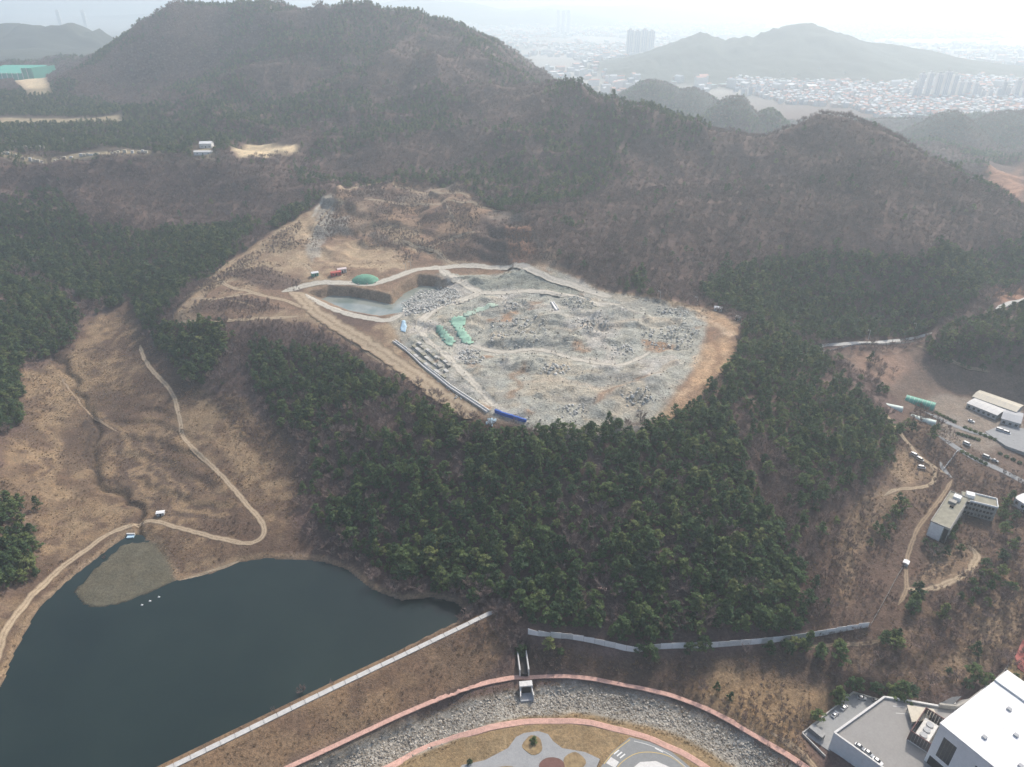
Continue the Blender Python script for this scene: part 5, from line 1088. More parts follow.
# end wall: white, with an open stair recess
wallpanel('end_wall', LP(L1, 0), LP(L1, w1), 0.02, 0.70, zb - 1, zr - 0.5, d1, 0.18, m_oldw, lb); wallpanel('stair_recess', LP(L1, 0), LP(L1, w1), 0.74, 0.97, zb - 1, zr - 1.2, d1, 0.12, m_dark, lb)
wallpanel('side_wall', LP(0, 0), LP(L1, 0), 0.05, 0.98, zb, zr - 0.5, -d2, 0.12, m_oldw, lb)
for fl in range(3):
    z0 = zb + 0.9 + fl * 3.4
    for i in range(7):
        s = 0.2 + 0.8 * i / 7; w_ = wallpanel('window', LP(0, w1), LP(L1, w1), s, s + 0.075, z0, z0 + 1.8, d2, 0.1, m_dark, lb)
        wallpanel('sill', LP(0, w1), LP(L1, w1), s - .005, s + 0.08, z0 - .2, z0 - .003, d2, 0.3, m_old, w_)
    for i in range(8):
        s = 0.16 + 0.8 * i / 8; w_ = wallpanel('window', NP(0, w2), NP(L2, w2), s, s + 0.065, z0, z0 + 1.8, n2, 0.1, m_dark, lb)
        wallpanel('sill', NP(0, w2), NP(L2, w2), s - .005, s + 0.07, z0 - .2, z0 - .003, n2, 0.3, m_old, w_)
    wallpanel('floor_band', NP(0, w2), NP(L2, w2), 0.12, 1.0, z0 + 2.1, z0 + 2.35, n2, 0.7, m_old, lb); wallpanel('floor_band', LP(0, w1), LP(L1, w1), 0.18, 1.0, z0 + 2.1, z0 + 2.35, d2, 0.6, m_old, lb)
prism('roof_hut', [LP(4, 3), LP(8, 3), LP(8, 7), LP(4, 7)], zr - 0.25, zr + 2.2, m_oldw, lb); prism('roof_hut', [LP(9.5, 2), LP(13, 2), LP(13, 6), LP(9.5, 6)], zr - 0.25, zr + 1.2, m_old, lb)
prism('water_tank', [LP(15, 4), LP(17, 4), LP(17, 6), LP(15, 6)], zr - 0.25, zr + 0.9, m_dark, lb); prism('roof_hut', [NP(2, 2), NP(6.5, 2), NP(6.5, 6), NP(2, 6)], zn - 0.2, zn + 2.0, m_oldw, lb)

# --- polytunnels
def tunnel(u0, v0, u1, v1, wd, h, film, label):
    a, b = G(u0, v0), G(u1, v1); z = min(a.z, b.z) - 0.2; t = (b - a).to_2d().normalized(); n = Vector((-t.y, t.x)); L = (b - a).to_2d().length
    o = empty('polytunnel', (a.x, a.y, z)); tag(o, label, 'greenhouse', 'polytunnels'); K = 10
    arc = [(-math.cos(math.pi * k / K) * wd / 2, 0.9 + math.sin(math.pi * k / K) * (h - 0.9)) for k in range(K + 1)]; arc = [(-wd / 2, 0)] + arc + [(wd / 2, 0)]
    nb = max(4, int(L / 2.6))
    for i in range(nb):
        V, Fc = [], []
        for s in (L * i / nb + 0.06, L * (i + 1) / nb - 0.06):
            for y, zz_ in arc: q = a.to_2d() + t * s + n * y; V.append(Vector((q.x, q.y, z + zz_)))
        m_ = len(arc)
        for k in range(m_ - 1): Fc.append((k, k + 1, m_ + k + 1, m_ + k))
        part('film_panel', V, Fc, film, o, smooth=True)
    for i in range(nb + 1):
        V, Fc = [], []
        for ds in (-.07, .07):
            for y, zz_ in arc: q = a.to_2d() + t * (L * i / nb + ds) + n * y * 1.015; V.append(Vector((q.x, q.y, z + zz_ * 1.015)))
        m_ = len(arc)
        for k in range(m_ - 1): Fc.append((k, k + 1, m_ + k + 1, m_ + k))
        part('hoop', V, Fc, m_pole, o)
    for s in (0.02, L - 0.02): part('end_wall', [Vector(((a.to_2d() + t * s + n * y).x, (a.to_2d() + t * s + n * y).y, z + zz_)) for y, zz_ in arc], [tuple(range(len(arc)))], film, o)
tunnel(906, 398, 934, 409, 9.0, 5.0, m_green, 'large green polytunnel, tallest of the three')
tunnel(881, 401, 902, 411, 6.0, 3.6, m_film, 'pale grey-green polytunnel left of the big green one')
tunnel(911, 415, 935, 425, 6.0, 3.6, m_film, 'pale grey-green polytunnel below the big green one')

# --- factory
def shed(name, p, h, label, wallm, roofm, cat='building', pitch=1.2, windows=6):
    q = [G(u, v) for u, v in p]; z = min(r.z for r in q) - 0.3; a, b, c = [r.to_2d() for r in q[:3]]; t = (b - a).normalized(); n = Vector((-t.y, t.x)); L = (b - a).length; wd = abs((c - b).dot(n)); n = n if (c - b).dot(n) > 0 else -n
    o = empty(name, (a.x, a.y, z)); tag(o, label, cat); X_ = lambda s, d: a + t * s + n * d
    prism('wall', [X_(0, 0), X_(L, 0), X_(L, wd), X_(0, wd)], z - 3, z + h, wallm, o); e = 0.5; V = []
    for s in (-e, L + e):
        for d, zz_ in ((-e, h + 0.02), (wd / 2, h + pitch), (wd + e, h + 0.02), (wd + e, h + 0.25), (wd / 2, h + pitch + 0.25), (-e, h + 0.25)): r = X_(s, d); V.append(Vector((r.x, r.y, z + zz_)))
    rf = part('roof', V, [(0, 1, 2, 3, 4, 5)[::-1], (6, 7, 8, 9, 10, 11)] + [(i, (i + 1) % 6, 6 + (i + 1) % 6, 6 + i) for i in range(6)], roofm, o)
    for s in range(1, int(L / 4)): 
        for d0, d1_ in ((0, wd / 2), (wd / 2, wd)):
            p0, p1 = X_(s * 4, d0), X_(s * 4, d1_); z0 = z + h + .25 + (0.05 if d0 == 0 else pitch + 0.05); z1 = z + h + .25 + (pitch + 0.05 if d0 == 0 else 0.05); m2 = Vector((t.x, t.y)) * 0.08
            part('roof_seam', [(p0.x - m2.x, p0.y - m2.y, z0), (p0.x + m2.x, p0.y + m2.y, z0), (p1.x + m2.x, p1.y + m2.y, z1), (p1.x - m2.x, p1.y - m2.y, z1)], [(0, 1, 2, 3)], m_grey, rf)
    for i in range(windows):
        for sgn, side_ in ((-1, 0.0), (1, wd)):
            s = (i + 0.3) / windows; wallpanel('window', X_(0, side_), X_(L, side_), s, s + 0.45 / windows, z + h * 0.45, z + h * 0.75, n * sgn, 0.08, m_glassd, o)
    wallpanel('door', X_(0, 0), X_(0, wd), 0.3, 0.6, z, z + h * 0.6, -t, 0.1, m_glassd, o)
shed('factory_hall', [(971,402),(1013,419),(1021,415)], 8, 'long factory hall with beige roof behind the car yard', m_grey, m_beige, windows=9)
shed('factory_annex', [(966,407),(995,420),(1002,416)], 5.5, 'lower factory annex with white roof in front of the beige hall', m_grey, m_concl, windows=6, pitch=0.5)
shed('factory_shed', [(1000,423),(1018,429),(1026,422)], 6, 'grey shed at the right end of the factory', m_grey, m_grey, windows=3)
shed('white_house', [(1012,505),(1035,520),(1045,512)], 6, 'white-roofed building cut by the right edge beyond the derelict building', m_oldw, m_roofw, windows=4)
tag(flat_poly('factory_yard', [tuple(hit(u, v)) for u, v in [(985,432),(1000,426),(1040,432),(1040,462),(1005,448)]], float(H(*hit(1010, 438))) + 1.2, m_asphl, 3.0), kind='structure')
# clipped hedges of the nursery beside the village road
def shrub(u, v, r, label, group, name='hedge_bush'):
    q = G(u, v); o = empty(name, q); tag(o, label, 'shrub', group); random.seed(int(u * 31 + v * 7)); V, Fc = [], []
    for k in range(130):
        d = rv(); d.z = abs(d.z); c = Vector((d.x * r, d.y * r, d.z * r * 0.9 + 0.1)) * random.uniform(0.65, 1.05); leafq(V, Fc, c, random.uniform(.3, .5), (d + rv() * .5).normalized())
    me = pmesh('foliage', V, Fc, [m_needle]); c = bpy.data.objects.new('foliage', me); COL.objects.link(c); c.parent = o
    V, Fc = [], []; tube(V, Fc, Vector((0, 0, -.3)), Vector((0, 0, r * .7)), .09, .04, 5); c = bpy.data.objects.new('stem', pmesh('stem', V, Fc, [m_bark])); COL.objects.link(c); c.parent = o
for (a, b, n, lab) in [((958,434),(978,440),6,'upper nursery row'), ((965,428),(995,440),7,'nursery row by the road'), ((936,413),(954,422),6,'row below the green polytunnel'), ((1012,442),(1026,452),4,'row beside the factory yard'), ((1000,454),(1026,466),5,'row above the village road'), ((962,452),(985,464),6,'row along the village road')]:
    for i in range(n):
        f = i / (n - 1); shrub(a[0] + (b[0] - a[0]) * f, a[1] + (b[1] - a[1]) * f, 1.7 + 0.3 * math.sin(i * 3.1), f'dark green clipped bush in the {lab}', lab)
# ------------------------------------------------------------------ quarry things
def drape(name, px, mat, label, cat, lift=0.5, thick=0.15, n=14, rnd=0.25):
    pl = poly(px); bm = bmesh.new(); xs = [q[0] for q in pl]; ys = [q[1] for q in pl]; st = max((max(xs) - min(xs)) / n, 0.9)
    V, Fc = [], []; ax_ = np.arange(min(xs), max(xs) + st, st); ay_ = np.arange(min(ys), max(ys) + st, st); XX, YY = np.meshgrid(ax_, ay_); ins = sdf(pl, XX, YY) > -st * 0.35
    ZZ = H(XX, YY) + lift + rnd * fbm(XX, YY, 5, 2, 170); ids = -np.ones(XX.shape, int)
    for j in range(XX.shape[0] - 1):
        for i in range(XX.shape[1] - 1):
            if ins[j, i] and ins[j + 1, i] and ins[j, i + 1] and ins[j + 1, i + 1]:
                f = []
                for a, b in ((j, i), (j, i + 1), (j + 1, i + 1), (j + 1, i)):
                    if ids[a, b] < 0: ids[a, b] = len(V); V.append(Vector((XX[a, b], YY[a, b], ZZ[a, b])))
                    f.append(int(ids[a, b]))
                Fc.append(tuple(f))
    if not Fc: return
    c = V[0].copy(); o = mobj(name, [q - c for q in V], Fc, mat, smooth=True); o.location = c; m = o.modifiers.new('s', 'SOLIDIFY'); m.thickness = thick; return tag(o, label, cat)
drape('green_net', [(434,327),(441,325),(456,341),(452,347),(446,345)], m_net, 'green erosion net, smaller left strip on the quarry floor', 'net', n=10)
drape('green_net', [(449,322),(456,316),(466,318),(464,327),(476,342),(470,346),(460,341)], m_net, 'green erosion net, larger right strip on the quarry floor', 'net', n=12)
drape('green_net', [(460,316),(475,308),(495,303),(498,306),(480,312),(468,320)], worn('faded_net', (0.33, 0.42, 0.34), 0.2, 0.4), 'faded green netting trailing right of the larger strip', 'net', n=12)
drape('blue_sheet', [(484,424),(489,418),(498,420),(492,427)], m_lblue, 'light blue sheet at the lower tip of the tan haul road', 'sheet', n=8)
drape('blue_sheet', [(400,331),(402,321),(405,320),(407,327),(405,333)], m_lblue, 'pale blue sheet hanging beside the quarry pond road', 'sheet', n=8)
# heap under a green tarpaulin
c = G(365, 280); o = empty('tarpaulin_heap', c); tag(o, 'spoil heap under a green tarpaulin beside the haul road', 'heap'); V, Fc = [], []; n = 20
for i in range(7):
    r = 1 - i / 6.5
    for k in range(n):
        t = 2 * math.pi * k / n; wv = 1 + 0.1 * mnoise.noise((math.cos(t) * 2, math.sin(t) * 2, i * .4)); V.append(c + Vector((13 * r * math.cos(t) * wv, 10 * r * math.sin(t) * wv, -1 + 6.0 * (1 - r * r) ** 0.8)))
for i in range(6):
    for k in range(n): Fc.append((i * n + k, i * n + (k + 1) % n, (i + 1) * n + (k + 1) % n, (i + 1) * n + k))
Fc.append(tuple(range(6 * n, 7 * n))); part('tarpaulin', V, Fc, worn('tarp_green', (0.14, 0.32, 0.22), 0.35, 0.3), o, smooth=True)
for k in range(0, n, 2): q = V[k]; part('weight_bag', [q + Vector((x, y, z)) for z in (0.6, 1.4) for x, y in ((-.5, -.4), (.5, -.4), (.5, .4), (-.5, .4))], [(3, 2, 1, 0), (4, 5, 6, 7), (0, 1, 5, 4), (1, 2, 6, 5), (2, 3, 7, 6), (3, 0, 4, 7)], m_old, o)
# sheds by the haul road
def hut(u, v, l, wd, h, rz_, wallm, roofm, label, name='site_shed', pitch=1.0):
    c = G(u, v); o = empty(name, c, rz_); tag(o, label, 'shed'); hx, hy = l / 2, wd / 2
    V, Fc = prism_vf([(-hx, -hy), (hx, -hy), (hx, hy), (-hx, hy)], -0.8, h); mobj('wall', V, Fc, wallm, o); e = 0.3
    V = [Vector((x, y, z)) for x in (-hx - e, hx + e) for y, z in ((-hy - e, h + .02), (0, h + pitch), (hy + e, h + .02), (hy + e, h + .2), (0, h + pitch + .2), (-hy - e, h + .2))]
    mobj('roof', V, [(0, 1, 2, 3, 4, 5)[::-1], (6, 7, 8, 9, 10, 11)] + [(i, (i + 1) % 6, 6 + (i + 1) % 6, 6 + i) for i in range(6)], roofm, o)
    V, Fc = prism_vf([(-.6, -hy - .08), (.6, -hy - .08), (.6, -hy - .003), (-.6, -hy - .003)], 0, 2.0); mobj('door', V, Fc, m_glassd, o)
    for s in (-1, 1):
        V, Fc = prism_vf([(s * hx * .6 - .5, -hy - .07), (s * hx * .6 + .5, -hy - .07), (s * hx * .6 + .5, -hy - .003), (s * hx * .6 - .5, -hy - .003)], 1, 1.9); mobj('window', V, Fc, m_glassd, o)
    return o
hut(315, 275.5, 6, 4, 2.8, 0.5, m_green, m_roofw, 'small white-roofed green hut at the haul road junction')
hut(336, 275, 9, 4, 3, 0.45, m_red, m_red, 'low red shed next to the white tent roof', pitch=0.6); hut(342, 272, 8, 4, 3.2, 0.45, m_concl, worn('pinkish_white', (0.72, 0.60, 0.57), 0.1, 0.5), 'pinkish white shed behind the red one', pitch=0.9)
hut(718, 310.5, 6, 3, 2.6, -0.4, m_concl, m_roofw, 'white cabin on the rim above the orange cut'); hut(738, 320, 4, 3, 2.6, -1.0, m_concl, m_concl, 'small pale cabin at the right tip of the quarry rim')
# concrete drain along the lower edge
dr = resample(poly([(394,341),(410,353),(430,371),(450,387),(470,400),(489,413)]), 1.0); c = dr[0]; o = empty('drain_channel', (c.x, c.y, float(H(c.x, c.y)))); tag(o, 'pale concrete drain running along the lower left edge of the quarry', 'drain')
for i in range(0, len(dr) - 5, 5):
    a, b = dr[i], dr[i + 5]; t = (b - a).normalized(); nn_ = Vector((-t.y, t.x)); z = (float(H(a.x, a.y)) + float(H(b.x, b.y))) / 2
    for s in (-1, 1): prism('kerb_block', strip(a + nn_ * s * 1.1 + t * .06, b + nn_ * s * 1.1 - t * .06, 0.6), z - .8, z + 1.1, m_concl, o)
    prism('channel_bed', strip(a + t * .06, b - t * .06, 1.6), z - .8, z + .25, m_grey, o)
o = empty('blue_barrier', G(497, 414)); tag(o, 'bright blue sheeted barrier along the front lip of the quarry', 'barrier'); dr = resample(poly([(495,412),(505,416),(518,420),(531,424)]), 0.5)
for i in range(0, len(dr) - 8, 8):
    a, b = dr[i], dr[i + 8]; z = float(H(a.x, a.y)); prism('sheet_panel', strip(a, b, 1.2), z - .6, z + 2.2, m_blue, o)
# stepped gabion blocks on the lower left slope
o = empty('gabion_terrace', G(425, 360)); tag(o, 'stepped gabion blocks on the slope above the drain', 'retaining wall')
for r_i, (a, b) in enumerate([((408,350),(446,378)), ((413,346),(448,372)), ((418,343),(450,367))]):
    A_, B_ = G(*a), G(*b); n = 11
    for i in range(n):
        p = A_.lerp(B_, i / n); q = A_.lerp(B_, (i + 1) / n); p, q = p.to_2d(), q.to_2d(); t = (q - p).normalized(); z = float(H(p.x, p.y)); prism('gabion', strip(p + t * .2, q - t * .2, 2.4), z - 1, z + 1.1 + random.uniform(-.1, .2), [m_old, m_mossy, m_conc][(i + r_i) % 3], o)
o = empty('concrete_chute', G(556, 306)); tag(o, 'white concrete chute on the back slope of the quarry', 'chute')
a, b = G(552, 303), G(557, 310); 
for s in (-1.2, 1.2):
    t = (b - a).to_2d().normalized(); nn_ = Vector((-t.y, t.x)) * s; prism('side_wall', strip(a.to_2d() + nn_, b.to_2d() + nn_, .6), min(a.z, b.z) - 1, max(a.z, b.z) + 1.2, m_concl, o)
prism('chute_bed', strip(a, b, 1.7), min(a.z, b.z) - 1, max(a.z, b.z) + .5, m_roofw, o)
# poles
def pole(u, v, h, label, arm=True):
    q = G(u, v); o = empty('light_pole', q); tag(o, label, 'pole'); V, Fc = [], []; tube(V, Fc, Vector((0, 0, -.3)), Vector((0, 0, h)), .2, .12, 6); mobj('shaft', V, Fc, m_pole, o)
    V, Fc = [], []; tube(V, Fc, Vector((0, 0, h)), Vector((-1.6, -.3, h + .2)), .1, .08, 5); mobj('arm', V, Fc, m_pole, o)
    V, Fc = prism_vf([(-2.3, -.55), (-1.5, -.55), (-1.5, -.05), (-2.3, -.05)], h + .1, h + .35); mobj('lamp_head', V, Fc, m_concl, o)
for u, v, l in [(817, 341, 'pale light pole at the left end of the mountain-foot road'), (868, 340, 'pale light pole at the middle of the mountain-foot road'), (914, 333, 'pale light pole near the right end of the mountain-foot road')]: pole(u, v, 9, l)
for u, v, l in [(406, 271, 'thin pole at the haul road bend, left'), (411, 269, 'thin pole at the haul road bend, right'), (660, 299, 'thin pole on the back rim of the quarry, left'), (697, 305, 'thin pole on the back rim of the quarry, right')]: pole(u, v, 7, l)
# lake bits
for u, v, l in [(142, 605, 'left'), (150, 601, 'middle'), (159, 597, 'right')]:
    a = xy(u, v, LAKE_Z); o = empty('float', (a.x, a.y, LAKE_Z)); tag(o, f'small white float on the lake off the mud bank, {l} of three', 'float', 'white floats on the lake')
    bm = bmesh.new(); bmesh.ops.create_uvsphere(bm, u_segments=10, v_segments=6, radius=.6); me = bpy.data.meshes.new('buoy'); bm.to_mesh(me); bm.free(); me.materials.append(m_white); b_ = bpy.data.objects.new('buoy', me); COL.objects.link(b_); b_.parent = o; b_.scale = (1.2, .8, .6)
    V, Fc = [], []; tube(V, Fc, Vector((0, 0, .2)), Vector((0, 0, .9)), .1, .1, 6); mobj('stub', V, Fc, m_white, o)
o = empty('outlet_box', G(131, 535)); tag(o, 'small concrete inlet structure where the gully enters the lake', 'culvert'); q = o.location
prism('headwall', strip((q.x - 2.5, q.y), (q.x + 2.5, q.y), .8), q.z - 1, q.z + 1.3, m_concl, o); prism('apron', strip((q.x - 1.5, q.y - 1.8), (q.x + 2.5, q.y - 1.2), 2.4), q.z - 1, q.z + .4, m_lblue, o)
hut(161, 514.5, 4.5, 2.5, 1.8, 0.2, m_concl, m_roofw, 'small white box hut beside the bend of the lakeside road', pitch=.4)
hut(905.5, 564.5, 3, 2.5, 1.8, 0.9, m_concl, m_roofw, 'tiny pale hut where the boundary fence meets the track', pitch=.4)
# ------------------------------------------------------------------ plateau on the left
hut(207, 147, 15, 11, 5, 0.1, m_oldw, m_roofw, 'white-roofed hall on the plateau at the mountain foot', 'plateau_hall', 2.0); hut(204, 154, 22, 8, 3, 0.05, m_oldw, m_concl, 'long low white building below the plateau hall', 'plateau_building', 1.2)
def netcage():
    a = at_d(-14, 75, 1760); b = at_d(33, 74.5, 1760); z0 = min(float(H(a[0], a[1])), float(H(b[0], b[1]))); L = b[0] - a[0]; D = 70; hh = 44
    o = empty('golf_net', (a[0], a[1], z0)); tag(o, 'tall green netted golf range cage on the far plateau', 'net cage'); k = worn('range_net', (0.10, 0.42, 0.32), 0.12, 0.02)
    for i in range(9):
        x = a[0] + L * i / 9; x2 = a[0] + L * (i + 1) / 9; prism('front_net', [(x + .5, a[1]), (x2 - .5, a[1]), (x2 - .5, a[1] + .4), (x + .5, a[1] + .4)], z0 - 4, z0 + hh * (0.72 if i < 7 else 0.98), k, o)
        prism('mast', [(x - .5, a[1] - .5), (x + .5, a[1] - .5), (x + .5, a[1] + .5), (x - .5, a[1] + .5)], z0 - 4, z0 + hh * (0.76 if i < 7 else 1.0), m_pole, o)
    prism('side_net', [(b[0], a[1]), (b[0] + .4, a[1]), (b[0] + 14, a[1] + D), (b[0] + 13.6, a[1] + D)], z0 - 4, z0 + hh, k, o)
    V = [Vector((a[0], a[1] + .5, z0 + hh * .73)), Vector((b[0] - 8, a[1] + .5, z0 + hh * .73)), Vector((b[0] - 2, a[1] + D, z0 + hh)), Vector((a[0], a[1] + D, z0 + hh))]; part('roof_net', V, [(0, 1, 2, 3)], k, o)
netcage()
def longwall(px, h, label, gaps):
    pl = [at_d(u, v, d) for u, v, d in px]; a, b = pl[0], pl[-1]; z = float(H(a[0], a[1])); o = empty('stone_wall', (a[0], a[1], z)); tag(o, label, 'wall'); n = gaps
    for i in range(n):
        if random.random() < 0.2: continue
        f0, f1 = (i + random.uniform(.02, .25)) / n, (i + random.uniform(.8, .98)) / n; p = Vector(a).lerp(Vector(b), f0); q = Vector(a).lerp(Vector(b), f1); zq = float(H(p.x, p.y)); prism('wall_section', strip(p, q, 2.0), zq - 2, zq + h * random.uniform(.6, 1.2), m_beige if i % 3 else m_concl, o)
random.seed(5)
def gd(u, v): q = hit(u, v); return q[1]
longwall([(-4, 154.3, gd(0, 154.3)), (148, 152.8, gd(148, 152.8))], 3.0, 'long broken pale wall along the front edge of the plateau', 44)
longwall([(-4, 150, gd(0, 150)), (45, 148.5, gd(45, 148.5))], 2.5, 'short pale wall behind the plateau edge at the far left', 14)
# ------------------------------------------------------------------ town on the plain
tw = [worn(f'town_wall_{i}', c, 0.08, 0.02) for i, c in enumerate([(0.62, 0.62, 0.60), (0.55, 0.53, 0.50), (0.70, 0.69, 0.67), (0.58, 0.47, 0.42), (0.48, 0.52, 0.55)])]
tr_ = [worn(f'town_roof_{i}', c, 0.1, 0.02) for i, c in enumerate([(0.66, 0.65, 0.62), (0.50, 0.28, 0.23), (0.42, 0.44, 0.46), (0.36, 0.45, 0.42), (0.72, 0.72, 0.70), (0.56, 0.34, 0.27)])]
def house_vf(l, wd, h, gable):
    V, Fc = prism_vf([(-l / 2, -wd / 2), (l / 2, -wd / 2), (l / 2, wd / 2), (-l / 2, wd / 2)], -6, h); mi = [0, 0] + [0] * 4
    if gable:
        i = len(V); e = .5; r = wd * .28; V += [Vector(q) for q in [(-l / 2 - e, -wd / 2 - e, h), (l / 2 + e, -wd / 2 - e, h), (l / 2 + e, wd / 2 + e, h), (-l / 2 - e, wd / 2 + e, h), (-l / 2 - e, 0, h + r), (l / 2 + e, 0, h + r)]]
        Fc += [(i, i + 1, i + 5, i + 4), (i + 2, i + 3, i + 4, i + 5), (i + 1, i + 2, i + 5), (i + 3, i, i + 4), (i + 3, i + 2, i + 1, i)]; mi += [1, 1, 0, 0, 0]
    else: mi[1] = 1
    return V, Fc, mi
hm = []
for i in range(24):
    random.seed(500 + i); hm.append(pmesh('house', *(lambda q: (q[0], q[1]))(house_vf(random.uniform(9, 15), random.uniform(8, 11), random.uniform(6, 16), i % 3)), [tw[i % 5], tr_[i % 6]], house_vf(12, 10, 8, i % 3)[2]))
T1 = wp(0, [(725,90),(790,80),(850,78),(905,84),(1050,88),(1050,116),(985,120),(930,132),(895,124),(850,110),(780,106)]); xs = [q[0] for q in T1]; ys = [q[1] for q in T1]
x, y = lattice(min(xs), max(xs), min(ys), max(ys), 16.5); m = inside(T1, x, y) & (H(x, y) < 30); x, y = x[m], y[m]; m = visible(x, y, 12, 5); x, y = x[m], y[m]
hc = bpy.data.collections.new('house_kinds')
for i, me in enumerate(hm): hc.objects.link(bpy.data.objects.new(f'house_kind_{chr(97 + i)}', me))
sz = H(x, y); uu, vv, zc = project(x, y, sz + 5); order = np.argsort(zc); idv = rng.integers(0, 24, len(x)); rot_ = rng.choice([0.2, 0.2 + math.pi / 2], len(x)) + rng.normal(0, .08, len(x))
inf = [i for i in order if 4 < uu[i] < 1020][:300]
for i in inf:
    o = bpy.data.objects.new('house', hm[idv[i]]); COL.objects.link(o); o.location = (x[i], y[i], sz[i]); o.rotation_euler = (0, 0, rot_[i])
    pos = 'left of the right mountain peak' if uu[i] < 825 else 'right of the right mountain peak' if uu[i] < 930 else 'near the right edge'
    tag(o, f'small {("pale-roofed", "red-roofed", "grey-roofed", "greenish-roofed", "white-roofed", "rust-roofed")[idv[i] % 6]} house in the hazy town {pos}', 'house', f'town houses {pos}')
rest = np.ones(len(x), bool); rest[inf] = False; one = np.ones((rest.sum(), 3))
scatter('town_houses', hc, np.stack([x, y, sz], 1)[rest], one, rot_[rest], idv[rest], 'dense hazy town of pale and red-roofed houses behind the right mountain', 'town')
# far plain: larger sheds and blocks
x, y = lattice(-2600, 3800, 2500, 8200, 52); uu, vv, zc = project(x, y, 0 * x); m = (uu > -5) & (uu < 1030) & (H(x, y) < 22) & (fbm(x, y, 700, 3, 180) > -0.25) & (rng.random(x.shape) < .8); x, y = x[m], y[m]
m = visible(x, y, 25, 5); x, y = x[m], y[m]; n = len(x); s = rng.uniform(.8, 3.2, (n, 3)); s[:, 2] = rng.uniform(.6, 1.8, n)
scatter('plain_buildings', hc, np.stack([x, y, H(x, y)], 1), s, rng.choice([0.3, 0.3 + math.pi / 2], n), rng.integers(0, 24, n), 'pale sheds and blocks spread over the hazy plain beyond the mountains', 'town')
def tower(u, vb, hp, wpx, d, label, group=None, name='apartment_tower', ratio=0.7):
    a = at_d(u, vb, d); z0 = float(H(a[0], a[1])); zc_ = project(a[0], a[1], z0)[2]; hh = hp * zc_ / F * 1.02; ww = wpx * zc_ / F; hh += a[2] - z0
    o = empty(name, (a[0], a[1], z0), 0.12); tag(o, label, 'tower block', group); V, Fc = prism_vf([(-ww / 2, -ww * ratio / 2), (ww / 2, -ww * ratio / 2), (ww / 2, ww * ratio / 2), (-ww / 2, ww * ratio / 2)], -8, hh); mobj('wall', V, Fc, tw[2], o)
    V, Fc = prism_vf([(-ww * .2, -ww * .2), (ww * .2, -ww * .2), (ww * .2, ww * .2), (-ww * .2, ww * .2)], hh, hh + 6); mobj('roof_housing', V, Fc, tw[1], o)
    for s in (-.28, .05, .33): V, Fc = prism_vf([(ww * s - ww * .08, -ww * ratio / 2 - .6), (ww * s + ww * .08, -ww * ratio / 2 - .6), (ww * s + ww * .08, -ww * ratio / 2 - .01), (ww * s - ww * .08, -ww * ratio / 2 - .01)], 3, hh - 3); mobj('window_strip', V, Fc, tw[4], o)
for u, vb, hp, wx in [(917,98,22,5),(925,98,23,5),(934,98,22,6),(942,98,24,6),(950,98,21,5),(957,99,16,5),(964,99,16,5),(972,99,15,4.5),(981,100,9,4),(988,100,10,4),(996,100,11,4),(1004,101,13,5),(1013,101,19,5),(1021,101,23,6),(912,100,12,4),(905,98,9,4),(976,100,12,4),(1000,99,16,4)]:
    tower(u, vb, hp, wx, 2350, f'pale apartment tower in the hazy row right of town, {"tall" if hp > 18 else "shorter"} one ' + ('at the right edge' if u > 1000 else 'at its left end' if u < 955 else 'in its middle'), 'apartment towers in the right row')
random.seed(77)
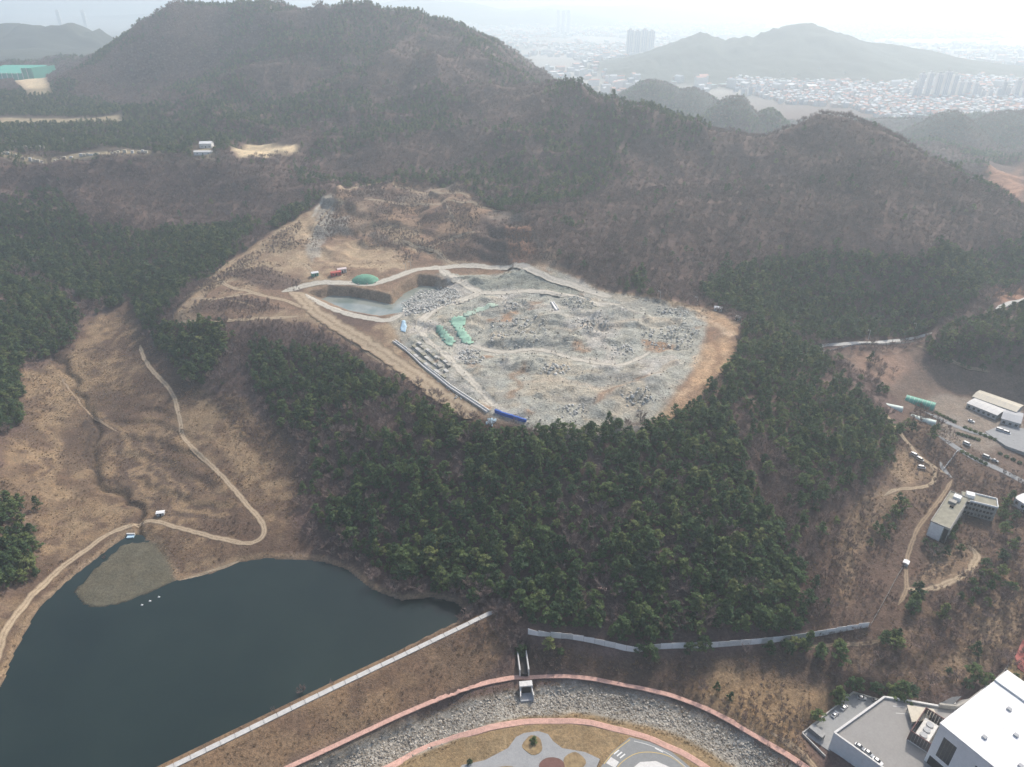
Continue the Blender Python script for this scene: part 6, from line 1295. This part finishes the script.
for i in range(46):
    u = random.uniform(775, 1020); vb = random.uniform(88, 101) if u > 900 else random.uniform(86, 98); dd = (300.0) / math.tan(PITCH - math.atan((HH / 2 - vb) / F))
    tower(u, vb, random.uniform(4.5, 8), random.uniform(3, 5), dd, 'pale mid-rise apartment block among the hazy town houses ' + ('near the right edge' if u > 930 else 'right of the mountain peak' if u > 850 else 'above the mountain peak'), 'mid-rise blocks in the town', 'apartment_block', random.uniform(.4, .9))
for u, vb, hp, wx in [(742,98,9,3.5),(749,97,10,4),(757,97,11,4),(764,99,9,4)]: tower(u, vb, hp, wx, 2450, 'pale block standing left of the hazy town above the saddle', 'blocks above the saddle')
for i, u in enumerate((628.5, 635.5, 642.5, 649.5)): tower(u, 58, 25 - (i % 2), 6.2, 4080, f'tall hazy slab block on the plain, {("first", "second", "third", "last")[i]} of four from the left', 'slab blocks on the plain', ratio=.5)
for u in (558, 563, 568, 60, 85): tower(u, 22, 10, 3, 6500, 'faint distant tower on the plain ' + ('left of the big mountain' if u < 100 else 'right of the big mountain'), 'faint distant towers')
k = M_('river_water', 0.25, 0.5); k.base((0.35, 0.38, 0.40)); 
tag(flat_poly('river', [at_h(u, v, 1.5) for u, v in [(862,36),(1060,38),(1060,46),(930,43),(862,41)]], 1.5, k.m), kind='structure')
tag(flat_poly('river', [at_h(u, v, 1.5) for u, v in [(535,63),(600,60),(625,62),(600,66),(540,68)]], 1.5, k.m), kind='structure')
# ------------------------------------------------------------------ haze
k = bpy.data.materials.new('haze'); k.use_nodes = True; t = k.node_tree
for q in list(t.nodes): t.nodes.remove(q)
o_ = t.nodes.new('ShaderNodeOutputMaterial'); pv = t.nodes.new('ShaderNodeVolumePrincipled')
pv.inputs['Color'].default_value = (0.80, 0.92, 1.0, 1); pv.inputs['Density'].default_value = HAZE; pv.inputs['Anisotropy'].default_value = 0.45
t.links.new(pv.outputs[0], o_.inputs['Volume'])
zlo, zhi = float(GZ.min()) - 1.0, max(float(GZ.max()), CAMZ) + 30
X0, X1, Y0, Y1 = gx[0] - 50, gx[-1] + 50, -400, gy[-1] + 50
V = [(x, y, z) for z in (zlo, zhi) for y in (Y0, Y1) for x in (X0, X1)]
hz = mobj('haze', V, [(0, 2, 3, 1), (4, 5, 7, 6), (0, 1, 5, 4), (2, 6, 7, 3), (0, 4, 6, 2), (1, 3, 7, 5)], k)
tag(hz, 'pale even haze filling the air over the valley', 'haze', kind='stuff')
